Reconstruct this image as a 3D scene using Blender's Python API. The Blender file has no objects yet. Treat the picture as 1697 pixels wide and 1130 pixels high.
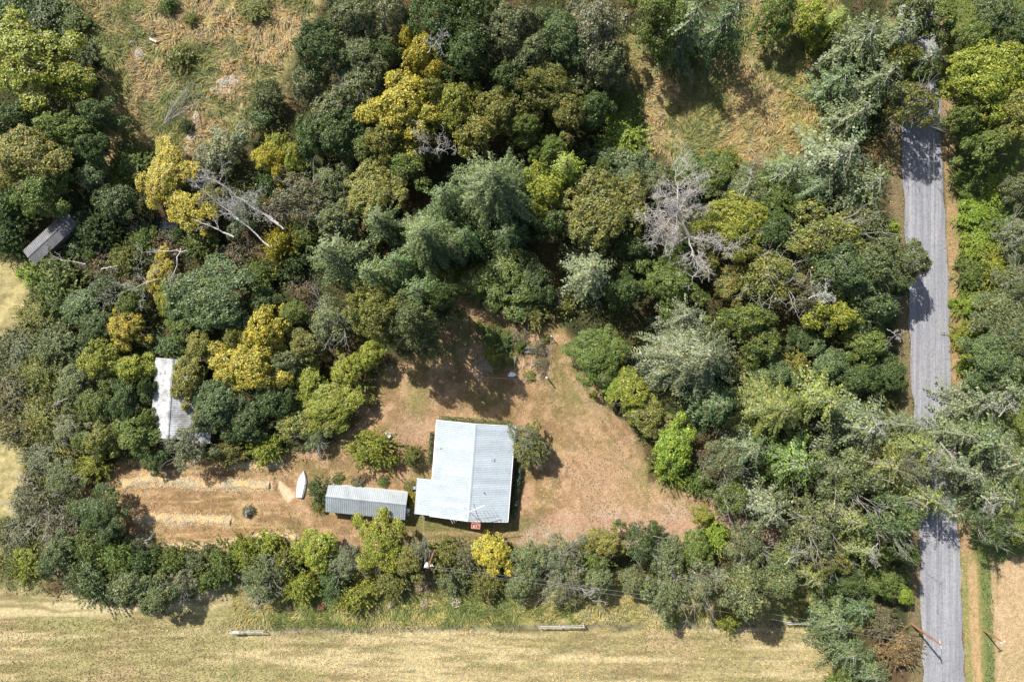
import bpy, math, random
import numpy as np
from mathutils import Vector, Matrix

random.seed(11)
rng = np.random.default_rng(11)
R = math.radians
scene = bpy.context.scene
COL = scene.collection

# ------------------------------------------------------------------ camera, sky, sun, exposure
H = 115.0                                   # height of the drone above the ground
cam_d = bpy.data.cameras.new('camera')
cam = bpy.data.objects.new('camera', cam_d)
COL.objects.link(cam)
cam.location = (0, 0, H)
cam.rotation_euler = (0, 0, 0)
cam_d.sensor_width = 36
cam_d.lens = 36 * H / 169.7
cam_d.clip_start = 1.0
cam_d.clip_end = 8000
scene.camera = cam

world = bpy.data.worlds.new('World')
scene.world = world
world.use_nodes = True
wn = world.node_tree.nodes
sky = wn.new('ShaderNodeTexSky')
sky.sky_type = 'NISHITA'
sky.sun_disc = False
sky.sun_elevation = R(45)
sky.sun_rotation = math.atan2(-0.634, 0.773)
sky.air_density = 1.3
sky.dust_density = 2.5
bg = wn['Background']
world.node_tree.links.new(sky.outputs[0], bg.inputs[0])
bg.inputs[1].default_value = 0.07

sun_d = bpy.data.lights.new('sun', 'SUN')
sun_d.energy = 4.9
sun_d.angle = R(0.5)
sun_d.color = (1.0, 0.95, 0.87)
sun = bpy.data.objects.new('sun', sun_d)
COL.objects.link(sun)
sun.rotation_euler = Vector((0.634, -0.773, -1.0)).to_track_quat('-Z', 'Y').to_euler()
sun.location = (-60, 80, 120)

scene.view_settings.view_transform = 'Standard'
scene.view_settings.look = 'None'
scene.view_settings.gamma = 1.0
scene.view_settings.use_curve_mapping = False
scene.view_settings.exposure = 0.90

# ------------------------------------------------------------------ helpers
def P(u, v, z=0.0):
    """photo position of a thing at height z -> metres on the plan"""
    k = 0.1 * (H - z) / H
    return ((u - 848.5) * k, -(v - 565.0) * k)

def tag(o, label=None, cat=None, group=None, kind=None):
    if label: o['label'] = label
    if cat: o['category'] = cat
    if group: o['group'] = group
    if kind: o['kind'] = kind
    return o

def empty(name, loc=(0, 0, 0), rz=0.0):
    o = bpy.data.objects.new(name, None)
    o.location = loc
    o.rotation_euler = (0, 0, rz)
    o.empty_display_size = 0.3
    COL.objects.link(o)
    return o

def link(name, me, parent=None, loc=(0, 0, 0), rot=(0, 0, 0), scale=(1, 1, 1)):
    o = bpy.data.objects.new(name, me)
    o.location = loc; o.rotation_euler = rot; o.scale = scale
    COL.objects.link(o)
    if parent is not None: o.parent = parent
    return o

def mesh_q(name, verts, quads, mat=None, smooth=False):
    """verts Nx3, quads Mx4"""
    verts = np.asarray(verts, dtype=np.float32).reshape(-1, 3)
    quads = np.asarray(quads, dtype=np.int32).reshape(-1, 4)
    me = bpy.data.meshes.new(name)
    me.vertices.add(len(verts)); me.vertices.foreach_set('co', verts.ravel())
    me.loops.add(quads.size); me.loops.foreach_set('vertex_index', quads.ravel())
    me.polygons.add(len(quads))
    me.polygons.foreach_set('loop_start', np.arange(0, quads.size, 4, dtype=np.int32))
    me.polygons.foreach_set('loop_total', np.full(len(quads), 4, dtype=np.int32))
    me.polygons.foreach_set('use_smooth', np.full(len(quads), bool(smooth)))
    if mat: me.materials.append(mat)
    me.update(calc_edges=True)
    return me

class MB:
    """collects boxes, prisms and tubes into one mesh"""
    def __init__(s): s.v = []; s.f = []
    def add(s, vs, fs):
        n = len(s.v); s.v += [tuple(a) for a in vs]; s.f += [tuple(i + n for i in f) for f in fs]; return s
    def box(s, c, d, rz=0.0, taper=1.0):
        x, y, z = d[0]/2, d[1]/2, d[2]/2; vs = []
        for k, t in ((-1, 1.0), (1, taper)):
            for a, b in ((-1, -1), (1, -1), (1, 1), (-1, 1)):
                px, py = a*x*t, b*y*t
                vs.append((c[0]+px*math.cos(rz)-py*math.sin(rz), c[1]+px*math.sin(rz)+py*math.cos(rz), c[2]+k*z))
        return s.add(vs, [(3,2,1,0),(4,5,6,7),(0,1,5,4),(1,2,6,5),(2,3,7,6),(3,0,4,7)])
    def bar(s, a, b, w, h):
        a = Vector(a); b = Vector(b); d = (b-a).normalized()
        up = Vector((0,0,1)) if abs(d.z) < .9 else Vector((0,1,0))
        sx = d.cross(up).normalized()*w/2; sz = sx.cross(d).normalized()*h/2
        vs = [p+i*sx+j*sz for p in (a, b) for i, j in ((-1,-1),(1,-1),(1,1),(-1,1))]
        return s.add(vs, [(0,1,2,3),(7,6,5,4),(0,4,5,1),(1,5,6,2),(2,6,7,3),(3,7,4,0)])
    def tube(s, a, b, r0, r1=None, n=8, caps=True):
        r1 = r0 if r1 is None else r1
        a = Vector(a); b = Vector(b); d = (b-a).normalized()
        up = Vector((0,0,1)) if abs(d.z) < .9 else Vector((1,0,0))
        x = d.cross(up).normalized(); y = x.cross(d).normalized()
        vs = []
        for p, r in ((a, r0), (b, r1)):
            for i in range(n):
                t = 2*math.pi*i/n; vs.append(p + x*(r*math.cos(t)) + y*(r*math.sin(t)))
        fs = [(i, (i+1) % n, n+(i+1) % n, n+i) for i in range(n)]
        if caps: fs += [tuple(range(n-1, -1, -1)), tuple(range(n, 2*n))]
        return s.add(vs, fs)
    def mesh(s, name, mat, smooth=False, bevel=0):
        me = bpy.data.meshes.new(name); me.from_pydata(s.v, [], s.f)
        me.materials.append(mat)
        me.polygons.foreach_set('use_smooth', np.full(len(me.polygons), bool(smooth)))
        me.update(); return me
    def build(s, name, mat, parent=None, **k):
        return link(name, s.mesh(name, mat), parent, **k)

# value noise on the plan
_T = rng.random((512, 512)).astype(np.float32)
def vnoise(x, y, s, off=0.0):
    x = np.asarray(x, dtype=np.float64)/s + 137.3 + off; y = np.asarray(y, dtype=np.float64)/s + 71.7 + off*1.7
    xi = np.floor(x).astype(int); yi = np.floor(y).astype(int); fx = x-xi; fy = y-yi
    fx = fx*fx*(3-2*fx); fy = fy*fy*(3-2*fy)
    a = _T[xi % 512, yi % 512]; b = _T[(xi+1) % 512, yi % 512]; c = _T[xi % 512, (yi+1) % 512]; d = _T[(xi+1) % 512, (yi+1) % 512]
    return (a*(1-fx)+b*fx)*(1-fy) + (c*(1-fx)+d*fx)*fy
def fbm(x, y, s, o=4, off=0.0):
    t = 0; a = 1; n = 0
    for i in range(o):
        t = t + a*vnoise(x, y, s/2**i, off+i*13.1); n += a; a *= .55
    return t/n
def poly_sdf(u, v, pts):
    """signed distance in photo pixels, positive inside"""
    pts = np.array(pts, float); d = np.full(u.shape, 1e9); ins = np.zeros(u.shape, bool)
    n = len(pts)
    for i in range(n):
        x0, y0 = pts[i]; x1, y1 = pts[(i+1) % n]
        dx, dy = x1-x0, y1-y0
        t = np.clip(((u-x0)*dx+(v-y0)*dy)/(dx*dx+dy*dy+1e-9), 0, 1)
        d = np.minimum(d, np.hypot(u-x0-t*dx, v-y0-t*dy))
        if y0 != y1:
            c = ((y0 > v) != (y1 > v)) & (u < (x1-x0)*(v-y0)/(y1-y0)+x0)
            ins ^= c
    return np.where(ins, d, -d)
def sstep(a, b, x):
    t = np.clip((x-a)/(b-a), 0, 1); return t*t*(3-2*t)

# ------------------------------------------------------------------ materials
def new_mat(name):
    m = bpy.data.materials.new(name); m.use_nodes = True
    nt = m.node_tree; b = nt.nodes['Principled BSDF']
    return m, nt, b
def N(nt, t, **k):
    n = nt.nodes.new(t)
    for a, v in k.items(): setattr(n, a, v)
    return n
def ramp(nt, fac, stops):
    r = N(nt, 'ShaderNodeValToRGB'); e = r.color_ramp.elements
    while len(e) < len(stops): e.new(0.5)
    for i, (p, c) in enumerate(stops):
        e[i].position = p; e[i].color = (c[0], c[1], c[2], 1) if len(c) == 3 else c
    nt.links.new(fac, r.inputs[0]); return r.outputs[0]
def noise(nt, scale, detail=4, rough=0.6, vec=None, dist=0.0):
    n = N(nt, 'ShaderNodeTexNoise'); n.inputs['Scale'].default_value = scale
    n.inputs['Detail'].default_value = detail; n.inputs['Roughness'].default_value = rough
    n.inputs['Distortion'].default_value = dist
    if vec is not None: nt.links.new(vec, n.inputs['Vector'])
    return n.outputs['Fac']
def mul(nt, a, b, fac=1.0, mode='MULTIPLY'):
    m = N(nt, 'ShaderNodeMix', data_type='RGBA', blend_type=mode)
    for s, x in ((0, fac), (6, a), (7, b)):
        if hasattr(x, 'is_linked') or hasattr(x, 'links'): nt.links.new(x, m.inputs[s])
        else: m.inputs[s].default_value = x
    return m.outputs[2]
def bump(nt, b, h, strength=0.5, dist=0.05):
    n = N(nt, 'ShaderNodeBump'); n.inputs['Strength'].default_value = strength; n.inputs['Distance'].default_value = dist
    nt.links.new(h, n.inputs['Height']); nt.links.new(n.outputs[0], b.inputs['Normal'])
def objco(nt, scale=(1, 1, 1), rot=(0, 0, 0), kind='Object'):
    t = N(nt, 'ShaderNodeTexCoord'); m = N(nt, 'ShaderNodeMapping')
    m.inputs['Scale'].default_value = scale; m.inputs['Rotation'].default_value = rot
    nt.links.new(t.outputs[kind], m.inputs['Vector']); return m.outputs[0]

def leaf_mat(name, trans=0.26, rough=0.42, spread=0.62):
    m, nt, b = new_mat(name)
    oi = N(nt, 'ShaderNodeObjectInfo'); g = N(nt, 'ShaderNodeNewGeometry')
    rnd = g.outputs['Random Per Island']
    lo, hi = 1-spread, 1+spread*1.1
    v = ramp(nt, rnd, [(0, (lo, lo, lo)), (.55, (1, 1, 1)), (.85, (1.15, 1.12, 1.0)), (1, (hi*1.05, hi, hi*.85))])
    c = mul(nt, oi.outputs['Color'], v)
    n = noise(nt, 0.75, 4, .7, objco(nt))                 # branch to branch drift of hue
    hue = ramp(nt, n, [(.30, (.68, .84, .92)), (.48, (.98, 1, .96)), (.70, (1.42, 1.20, .82))])
    c = mul(nt, c, hue)
    nt.links.new(c, b.inputs['Base Color']); b.inputs['Roughness'].default_value = rough
    b.inputs['Specular IOR Level'].default_value = 0.38
    tr = N(nt, 'ShaderNodeBsdfTranslucent')
    c2 = mul(nt, c, (1.15, 1.2, .6, 1)); nt.links.new(c2, tr.inputs[0])
    mx = N(nt, 'ShaderNodeMixShader'); mx.inputs[0].default_value = trans
    nt.links.new(b.outputs[0], mx.inputs[1]); nt.links.new(tr.outputs[0], mx.inputs[2])
    nt.links.new(mx.outputs[0], nt.nodes['Material Output'].inputs[0])
    return m
M = {}
M['leaf'] = leaf_mat('leaf')
M['needle'] = leaf_mat('needle', .12, .48, .55)
M['straw'] = leaf_mat('straw', .2, .7, .35)

def bark(name, c0, c1, sc=6):
    m, nt, b = new_mat(name)
    n = noise(nt, sc, 5, .7, objco(nt, (1, 1, .25)))
    nt.links.new(ramp(nt, n, [(.35, c0), (.65, c1)]), b.inputs['Base Color'])
    b.inputs['Roughness'].default_value = .9; bump(nt, b, n, .5, .03); return m
M['bark'] = bark('bark', (.06, .045, .033), (.16, .13, .10))
M['pale_bark'] = bark('pale_bark', (.19, .18, .155), (.38, .36, .33))
M['dead_bark'] = bark('dead_bark', (.27, .25, .235), (.53, .50, .475))
M['weathered'] = bark('weathered_wood', (.22, .21, .20), (.48, .46, .44), 3)
M['pole_wood'] = bark('pole_wood', (.20, .09, .05), (.34, .17, .10), 3)

def plain(name, c, rough=.6, metal=0.0, vary=.15, sc=3.0, bmp=0.0):
    m, nt, b = new_mat(name)
    n = noise(nt, sc, 6, .65, objco(nt))
    nt.links.new(ramp(nt, n, [(.3, tuple(x*(1-vary) for x in c)), (.7, tuple(min(1, x*(1+vary)) for x in c))]), b.inputs['Base Color'])
    b.inputs['Roughness'].default_value = rough; b.inputs['Metallic'].default_value = metal
    if bmp: bump(nt, b, n, bmp, .02)
    return m
M['white'] = plain('white_paint', (.74, .75, .76), .45, vary=.06)
M['wall'] = plain('painted_siding', (.52, .54, .54), .7, vary=.1)
M['wall_wood'] = plain('old_wood_siding', (.17, .12, .09), .85, vary=.3)
M['glass'] = plain('window_glass', (.03, .04, .05), .08, vary=.1)
M['galv'] = plain('galvanised', (.45, .46, .47), .45, .6, .15)
M['dark'] = plain('dark_metal', (.06, .06, .065), .5)
M['brick'] = plain('brick', (.34, .14, .10), .85, vary=.35, sc=9, bmp=.4)
M['mortar'] = plain('mortar', (.40, .37, .34), .9)
M['red'] = plain('red_flue', (.40, .06, .04), .7)
M['wire'] = plain('wire', (.30, .31, .33), .5)
M['cable'] = plain('cable', (.25, .26, .28), .5)
M['stone'] = plain('stone', (.38, .35, .33), .85, vary=.3, sc=5, bmp=.5)
M['boat'] = plain('old_white_gelcoat', (.60, .61, .61), .45, vary=.16, sc=2.2)
M['tarp'] = plain('sheet', (.62, .63, .64), .6, vary=.15)
M['concrete'] = plain('concrete', (.42, .40, .38), .85, vary=.15)

def metal_roof(name, base, dirt, amount, sc=.5, rust=None):
    m, nt, b = new_mat(name)
    oi = N(nt, 'ShaderNodeObjectInfo')
    pv = ramp(nt, oi.outputs['Random'], [(0, (.90, .90, .90)), (1, (1.05, 1.05, 1.05))])
    t = N(nt, 'ShaderNodeTexCoord')
    g = N(nt, 'ShaderNodeNewGeometry')
    n = noise(nt, sc, 6, .7, g.outputs['Position'])
    c = mul(nt, base + (1,), dirt + (1,), ramp(nt, n, [(amount-.12, (0, 0, 0)), (amount+.2, (1, 1, 1))]), 'MIX')
    n2 = noise(nt, 5, 4, .7, g.outputs['Position'])
    c = mul(nt, c, ramp(nt, n2, [(.3, (.80, .81, .81)), (.7, (1.08, 1.08, 1.08))]))
    c = mul(nt, c, pv)
    if rust:
        n3 = noise(nt, 1.3, 7, .75, g.outputs['Position'])
        c = mul(nt, c, rust + (1,), ramp(nt, n3, [(.52, (0, 0, 0)), (.66, (1, 1, 1))]), 'MIX')
    nt.links.new(c, b.inputs['Base Color'])
    b.inputs['Roughness'].default_value = .5; b.inputs['Metallic'].default_value = .0
    b.inputs['Specular IOR Level'].default_value = .4
    return m
M['roof_house'] = metal_roof('pale_blue_metal', (.375, .425, .465), (.32, .36, .39), .55)
M['roof_long'] = metal_roof('grey_metal', (.30, .335, .36), (.22, .24, .25), .5)
M['roof_barn'] = metal_roof('old_white_metal', (.56, .585, .61), (.22, .22, .22), .47, .45, (.20, .16, .13))
M['roof_grey'] = metal_roof('old_dark_metal', (.135, .14, .155), (.09, .09, .095), .5, .5, (.24, .20, .18))
# ------------------------------------------------------------------ the ground: one sheet, its real soil and grass colours worked out on the plan
ROAD_L = [(1484, -400), (1487, 60), (1491, 170), (1497, 340), (1504, 500), (1511, 650), (1518, 800), (1524, 930), (1529, 1130), (1541, 1500)]
ROAD_R = [(1553, -400), (1556, 60), (1560, 170), (1567, 340), (1572, 480), (1577, 620), (1585, 780), (1592, 930), (1600, 1130), (1614, 1500)]
def road_x(v, pts):
    return np.interp(v, [p[1] for p in pts], [p[0] for p in pts])
YARD = [(158,800),(190,772),(260,762),(400,768),(470,752),(520,745),(560,720),(590,690),(600,640),(640,615),(680,590),(720,560),(735,500),(748,470),(748,425),(772,425),(785,470),(800,505),(870,525),(935,535),(960,600),(1000,650),(1050,720),(1080,790),(1140,800),(1180,830),(1200,905),(1120,905),(1000,890),(880,905),(700,905),(560,905),(470,915),(380,925),(240,915),(215,880),(180,850)]
DRIVE = [(862,893),(880,868),(950,850),(1010,842),(1100,845),(1200,850),(1300,862),(1300,905),(1180,900),(1100,895),(1000,888),(930,895)]
WMEAD = [(130,-200),(120,20),(165,100),(190,200),(170,300),(200,330),(270,310),(330,270),(400,230),(460,190),(470,120),(500,40),(560,-40),(600,-200)]
WEDGE = [(-400,-200),(130,-200),(120,20),(150,90),(60,60),(-400,60)]
NMEAD = [(1010,110),(1050,60),(1120,80),(1200,60),(1300,-80),(1400,-80),(1385,70),(1372,200),(1370,260),(1290,300),(1180,280),(1080,262),(1040,220),(1010,190)]
LFIELD = [(-900,985),(0,975),(110,985),(150,990),(230,1005),(300,985),(350,972),(388,965),(390,1040),(1060,1040),(1340,1035),(1368,1070),(1380,1140),(1390,1500),(-900,1500)]
LSTRIP = [(385,950),(1200,950),(1450,950),(1460,1033),(385,1041)]
WEST = [(-900,440),(0,430),(60,440),(120,520),(140,650),(130,760),(120,900),(60,985),(-900,985)]
WGRASS = [(-900,430),(0,430),(45,450),(60,520),(20,560),(-900,560)]
WG2 = [(-900,690),(0,700),(40,740),(35,800),(20,850),(-900,850)]
EFIELD = [(1652,940),(1700,915),(2600,880),(2600,1500),(1660,1500),(1650,1130)]
EBUSH = [(1602,1500),(1600,1130),(1592,930),(1580,700),(1572,480),(1568,340),(1560,-200),(1650,-200),(2600,-200),(2600,900),(1690,925),(1652,945),(1660,1500)]
PATCH = [(459,794),(466,797),(474,805),(483,812),(491,822.5),(477.5,833.5),(468,822),(461,808)]
STRAWS = [[(205,800),(260,797),(330,803),(400,801),(446,805)], [(222,860),(290,861),(350,859),(382,863)], [(265,908),(330,908),(390,900),(425,892),(450,888),(490,892)]]
CREEK = [(120,420),(160,410),(200,385),(240,373),(300,372),(360,395),(410,440),(445,475),(470,455),(500,400),(530,350),(560,305),(590,278),(610,240),(600,215),(570,190)]

def path_dist(u, v, pts):
    d = np.full(u.shape, 1e9)
    for (x0, y0), (x1, y1) in zip(pts[:-1], pts[1:]):
        dx, dy = x1-x0, y1-y0
        t = np.clip(((u-x0)*dx+(v-y0)*dy)/(dx*dx+dy*dy), 0, 1)
        d = np.minimum(d, np.hypot(u-x0-t*dx, v-y0-t*dy))
    return d

def ground_height(x, y):
    x = np.asarray(x, float); y = np.asarray(y, float)
    u = x*10+848.5; v = 565-y*10
    tuft = np.maximum(sstep(-10, 30, poly_sdf(u, v, WMEAD)), sstep(-10, 25, poly_sdf(u, v, NMEAD)))
    tuft = np.maximum(tuft, sstep(-5, 8, poly_sdf(u, v, LSTRIP))*.7)
    tuft = np.maximum(tuft, sstep(-10, 20, poly_sdf(u, v, WEST))*.8)
    z = tuft*(.8*(fbm(x, y*1.0, 2.4, 3, 3.3)-.5)+.35*(vnoise(x, y, .8, 2)-.5))
    road = np.maximum(0, np.maximum(road_x(v, ROAD_L)-u, u-road_x(v, ROAD_R)))
    z = z + .25*(fbm(x, y, 14, 3, 9)-.5)*sstep(15, 90, -poly_sdf(u, v, YARD))
    z = z*sstep(8, 45, road)
    # creek bed
    z = z - .55*(1-sstep(6, 22, path_dist(u, v, CREEK)))
    # roadside ditch on the east
    return z

def blend(c, new, m):
    return c*(1-m[..., None]) + np.array(new)*m[..., None]

def ground_colour(x, y):
    u = x*10+848.5; v = 565-y*10
    wob = (fbm(x, y, 3.2, 4, 1.0)-.5)*34 + (fbm(x, y, .9, 2, 5.0)-.5)*16
    n1 = fbm(x, y, 7, 4, 20); n2 = fbm(x, y, 1.6, 3, 33); n3 = fbm(x, y, 18, 3, 47)
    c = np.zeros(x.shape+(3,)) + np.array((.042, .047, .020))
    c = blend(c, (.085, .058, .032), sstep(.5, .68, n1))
    def z(poly, soft=10): return sstep(-soft, soft, poly_sdf(u, v, poly)+wob)
    # east bank: green ground plants with a dry edge
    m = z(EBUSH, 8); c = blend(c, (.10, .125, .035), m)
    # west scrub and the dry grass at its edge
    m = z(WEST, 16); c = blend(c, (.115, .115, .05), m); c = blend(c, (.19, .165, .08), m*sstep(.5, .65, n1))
    m = np.maximum(z(WGRASS, 10), z(WG2, 10)); c = blend(c, (.30, .255, .125), m)
    m = z(WEDGE, 12); c = blend(c, (.13, .155, .055), m)
    # meadows
    m = z(WMEAD, 12)
    c = blend(c, (.225, .20, .088), m)
    c = blend(c, (.32, .235, .13), m*sstep(.42, .62, n1)*.95)
    c = blend(c, (.15, .175, .06), m*sstep(.50, .66, n3)*.9)
    band = np.exp(-((u-(205+(v-90)*.03))/22)**2)*sstep(60, 110, v)*sstep(340, 280, v)
    c = blend(c, (.27, .155, .075), m*band*.85)
    c = blend(c, (.13, .17, .05), m*sstep(.52, .6, n2)*.35)
    m = z(NMEAD, 12)
    c = blend(c, (.225, .20, .082), m); c = blend(c, (.30, .225, .125), m*sstep(.44, .64, n1)); c = blend(c, (.13, .17, .055), m*sstep(120, 60, v+wob))
    c = blend(c, (.26, .23, .07), m*sstep(1270, 1330, u)*.8)
    # lower field: mown, lines run with the fence
    m = z(LFIELD, 7)
    lines = fbm(x*.12, y+np.sin(x*.05)*.6, .55, 2, 60); lines2 = fbm(x*.05, y+np.sin(x*.05)*.6, 1.3, 2, 65)
    f = np.zeros(c.shape) + np.array((.285, .245, .125))
    f = blend(f, (.35, .25, .16), sstep(.42, .62, n1)*.75)
    f = blend(f, (.20, .205, .085), sstep(.52, .68, n3)*.5)
    f = blend(f, (.40, .335, .20), sstep(.44, .66, lines2)*.95)
    f = blend(f, (.165, .14, .065), sstep(.48, .68, lines)*.75)
    seam = np.exp(-((u-386-(v-1040)*.03)/3.0)**2)*sstep(1000, 1030, v)
    f = blend(f, (.11, .14, .045), seam*.7)
    c = c*(1-m[..., None]) + f*m[..., None]
    m = z(LSTRIP, 4)*sstep(380, 390, u)
    c = blend(c, (.215, .20, .070), m); c = blend(c, (.33, .26, .13), m*sstep(.5, .64, n2)*.7); c = blend(c, (.12, .17, .05), m*sstep(.5, .65, n1)*.6)
    line = np.exp(-((v-(1044-(u-385)*.0125))/5)**2)*sstep(380, 400, u)*sstep(1360, 1345, u)
    c = blend(c, (.14, .12, .075), line*.6)
    # yard
    m = z(YARD, 7)
    g = np.zeros(c.shape) + np.array((.250, .158, .088))
    g = blend(g, (.19, .155, .060), sstep(.46, .62, n1)*.9)
    g = blend(g, (.37, .24, .15), sstep(.48, .64, n2)*.85); g = blend(g, (.17, .115, .06), sstep(.50, .38, n2)*.45)
    g = blend(g, (.125, .13, .045), sstep(.54, .68, n3)*.75*sstep(560, 600, u))
    bare = np.exp(-(((u-1010)/70)**2+((v-790)/60)**2)); g = blend(g, (.38, .24, .16), bare*.75)
    bare = np.exp(-(((u-690)/40)**2+((v-715)/28)**2)); g = blend(g, (.33, .22, .155), bare*.7)
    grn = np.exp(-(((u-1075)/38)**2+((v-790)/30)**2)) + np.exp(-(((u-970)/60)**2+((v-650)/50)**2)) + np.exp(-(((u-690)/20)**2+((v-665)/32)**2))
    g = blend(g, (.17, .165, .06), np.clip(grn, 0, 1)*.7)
    west = sstep(520, 440, u)
    rows = fbm(x*.08, y-.03*x, .38, 2, 80); g = blend(g, (.385, .27, .145), west*sstep(.42, .66, rows)*.85)
    rows = fbm((x+y*.1)*.12, y, .5, 2, 85); g = blend(g, (.21, .125, .06), west*sstep(.46, .66, rows)*.65)
    swirl = fbm((x+y*.7)*.9, (y-x*.7)*.12, .7, 2, 88); g = blend(g, (.37, .25, .16), sstep(900, 960, u)*sstep(.5, .72, swirl)*.6)
    g = g*np.array((.92, .93, .94)); c = c*(1-m[..., None]) + g*m[..., None]
    # the path up through the trees
    m = 1-sstep(6, 15, path_dist(u, v, [(762, 420), (760, 470), (756, 520), (740, 560)])+wob*.3); c = blend(c, (.28, .155, .09), m*.8)
    # pinkish gravel drive
    m = z(DRIVE, 20); c = blend(c, (.345, .235, .175), m*.75); c = blend(c, (.40, .37, .36), m*sstep(.46, .72, n2)*.28)
    c = blend(c, (.30, .17, .12), m*np.exp(-((v-868-(u-1100)*.05)/7)**2)*.5)
    # wheel tracks along the front of the house
    for dv in (0, 17):
        tr = np.exp(-((v-(884+dv*.8+.00012*(u-700)**2-(u-700)*.02))/3.0)**2)*sstep(480, 560, u)*sstep(900, 860, u); c = blend(c, (.38, .25, .16), tr*.5)
    # straw colour where the boat lay
    m = sstep(-1, 1.5, poly_sdf(u, v, PATCH)); c = blend(c, (.52, .37, .26), m*.95)
    for s in STRAWS: c = blend(c, (.46, .36, .24), (1-sstep(3, 9, path_dist(u, v, s)+wob*.3))*.8)
    m = 1-sstep(6, 14, np.hypot((u-412)*.9, v-848)+wob*.3); c = blend(c, (.40, .29, .17), (1-sstep(12, 22, np.hypot((u-412)*.9, v-848)+wob*.3))*.7)
    c = blend(c, (.13, .10, .06), m)
    # road verges and the farm strip on the east
    rl = road_x(v, ROAD_L); rr = road_x(v, ROAD_R)
    m = sstep(24, 14, u-rr+wob*.25)*sstep(-2, 1, u-rr); c = blend(c, (.30, .20, .115), m*(.65+.35*sstep(.4, .6, n2)))
    m = sstep(-30, -12, u-rl-wob*.3)*sstep(2, -1, u-rl); c = blend(c, (.16, .13, .075), m*.8)
    south = sstep(905, 945, v)
    for a, b_, cc in ((2, 12, (.19, .19, .075)), (12, 27, (.34, .235, .13)), (27, 33, (.20, .18, .07)), (33, 50, (.125, .15, .055)), (50, 58, (.30, .22, .13))):
        m = sstep(a-2, a+1, u-rr+wob*.12)*sstep(b_+2, b_-1, u-rr+wob*.12)*south; c = blend(c, cc, m)
    m = z(EFIELD, 6); c = blend(c, (.37, .265, .165), m)
    fl = fbm(x, y*.1, .6, 2, 90); c = blend(c, (.42, .33, .21), m*sstep(.5, .7, fl)*.5); c = blend(c, (.30, .24, .13), m*sstep(.45, .65, n1)*.6)
    # pale heaps of dead stalks in the west meadow
    for (a, b_, r) in ((218, 72, 7), (230, 92, 9), (380, 137, 13), (355, 150, 6), (322, 205, 8), (318, 228, 8), (312, 245, 6)):
        c = blend(c, (.46, .40, .36), (1-sstep(r*.5, r*1.3, np.hypot(u-a, v-b_)+wob*.25))*.9)
    c = blend(c, (.035, .032, .025), 1-sstep(8, 20, path_dist(u, v, CREEK)))
    # fine patchiness
    c = c*(.86+.28*fbm(x, y, .55, 2, 99))[..., None]
    return np.clip(c, .01, .8)

def make_ground():
    s = .3
    xs = np.arange(-98, 98.01, s); ys = np.arange(-68, 68.01, s)
    far = np.array([4, 12, 30, 70, 160, 400, 1000, 2500.])
    xs = np.concatenate([xs[0]-far[::-1], xs, xs[-1]+far]); ys = np.concatenate([ys[0]-far[::-1], ys, ys[-1]+far])
    X, Y = np.meshgrid(xs, ys); Z = ground_height(X, Y)
    C = ground_colour(np.clip(X, -140, 140), np.clip(Y, -100, 100))
    out = sstep(110, 300, np.maximum(abs(X), abs(Y)))
    C = C*(1-out[..., None]) + np.array((.16, .16, .07))*out[..., None]
    ny, nx = X.shape
    i = np.arange(nx*ny).reshape(ny, nx)
    q = np.stack([i[:-1, :-1], i[:-1, 1:], i[1:, 1:], i[1:, :-1]], -1).reshape(-1, 4)
    m, nt, b = new_mat('ground')
    at = N(nt, 'ShaderNodeAttribute', attribute_name='soil')
    g = N(nt, 'ShaderNodeNewGeometry')
    nA = noise(nt, 1.7, 9, .82, g.outputs['Position'], .5)
    nB = noise(nt, 5.5, 5, .8, g.outputs['Position'])
    c = mul(nt, at.outputs['Color'], ramp(nt, nA, [(.30, (.50, .58, .56)), (.5, (1, 1, 1)), (.70, (1.50, 1.38, 1.24))]))
    c = mul(nt, c, ramp(nt, nB, [(.32, (.60, .66, .62)), (.68, (1.36, 1.30, 1.24))]))
    nt.links.new(c, b.inputs['Base Color']); b.inputs['Roughness'].default_value = .95
    b.inputs['Specular IOR Level'].default_value = .15
    bump(nt, b, nA, .9, .12)
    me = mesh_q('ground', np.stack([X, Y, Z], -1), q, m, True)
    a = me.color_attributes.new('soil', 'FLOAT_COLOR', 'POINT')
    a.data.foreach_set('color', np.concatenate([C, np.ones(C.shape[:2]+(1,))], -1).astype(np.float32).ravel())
    tag(link('ground', me), kind='structure')
make_ground()

def gz(x, y): return float(ground_height(np.array([x]), np.array([y]))[0])

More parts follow.
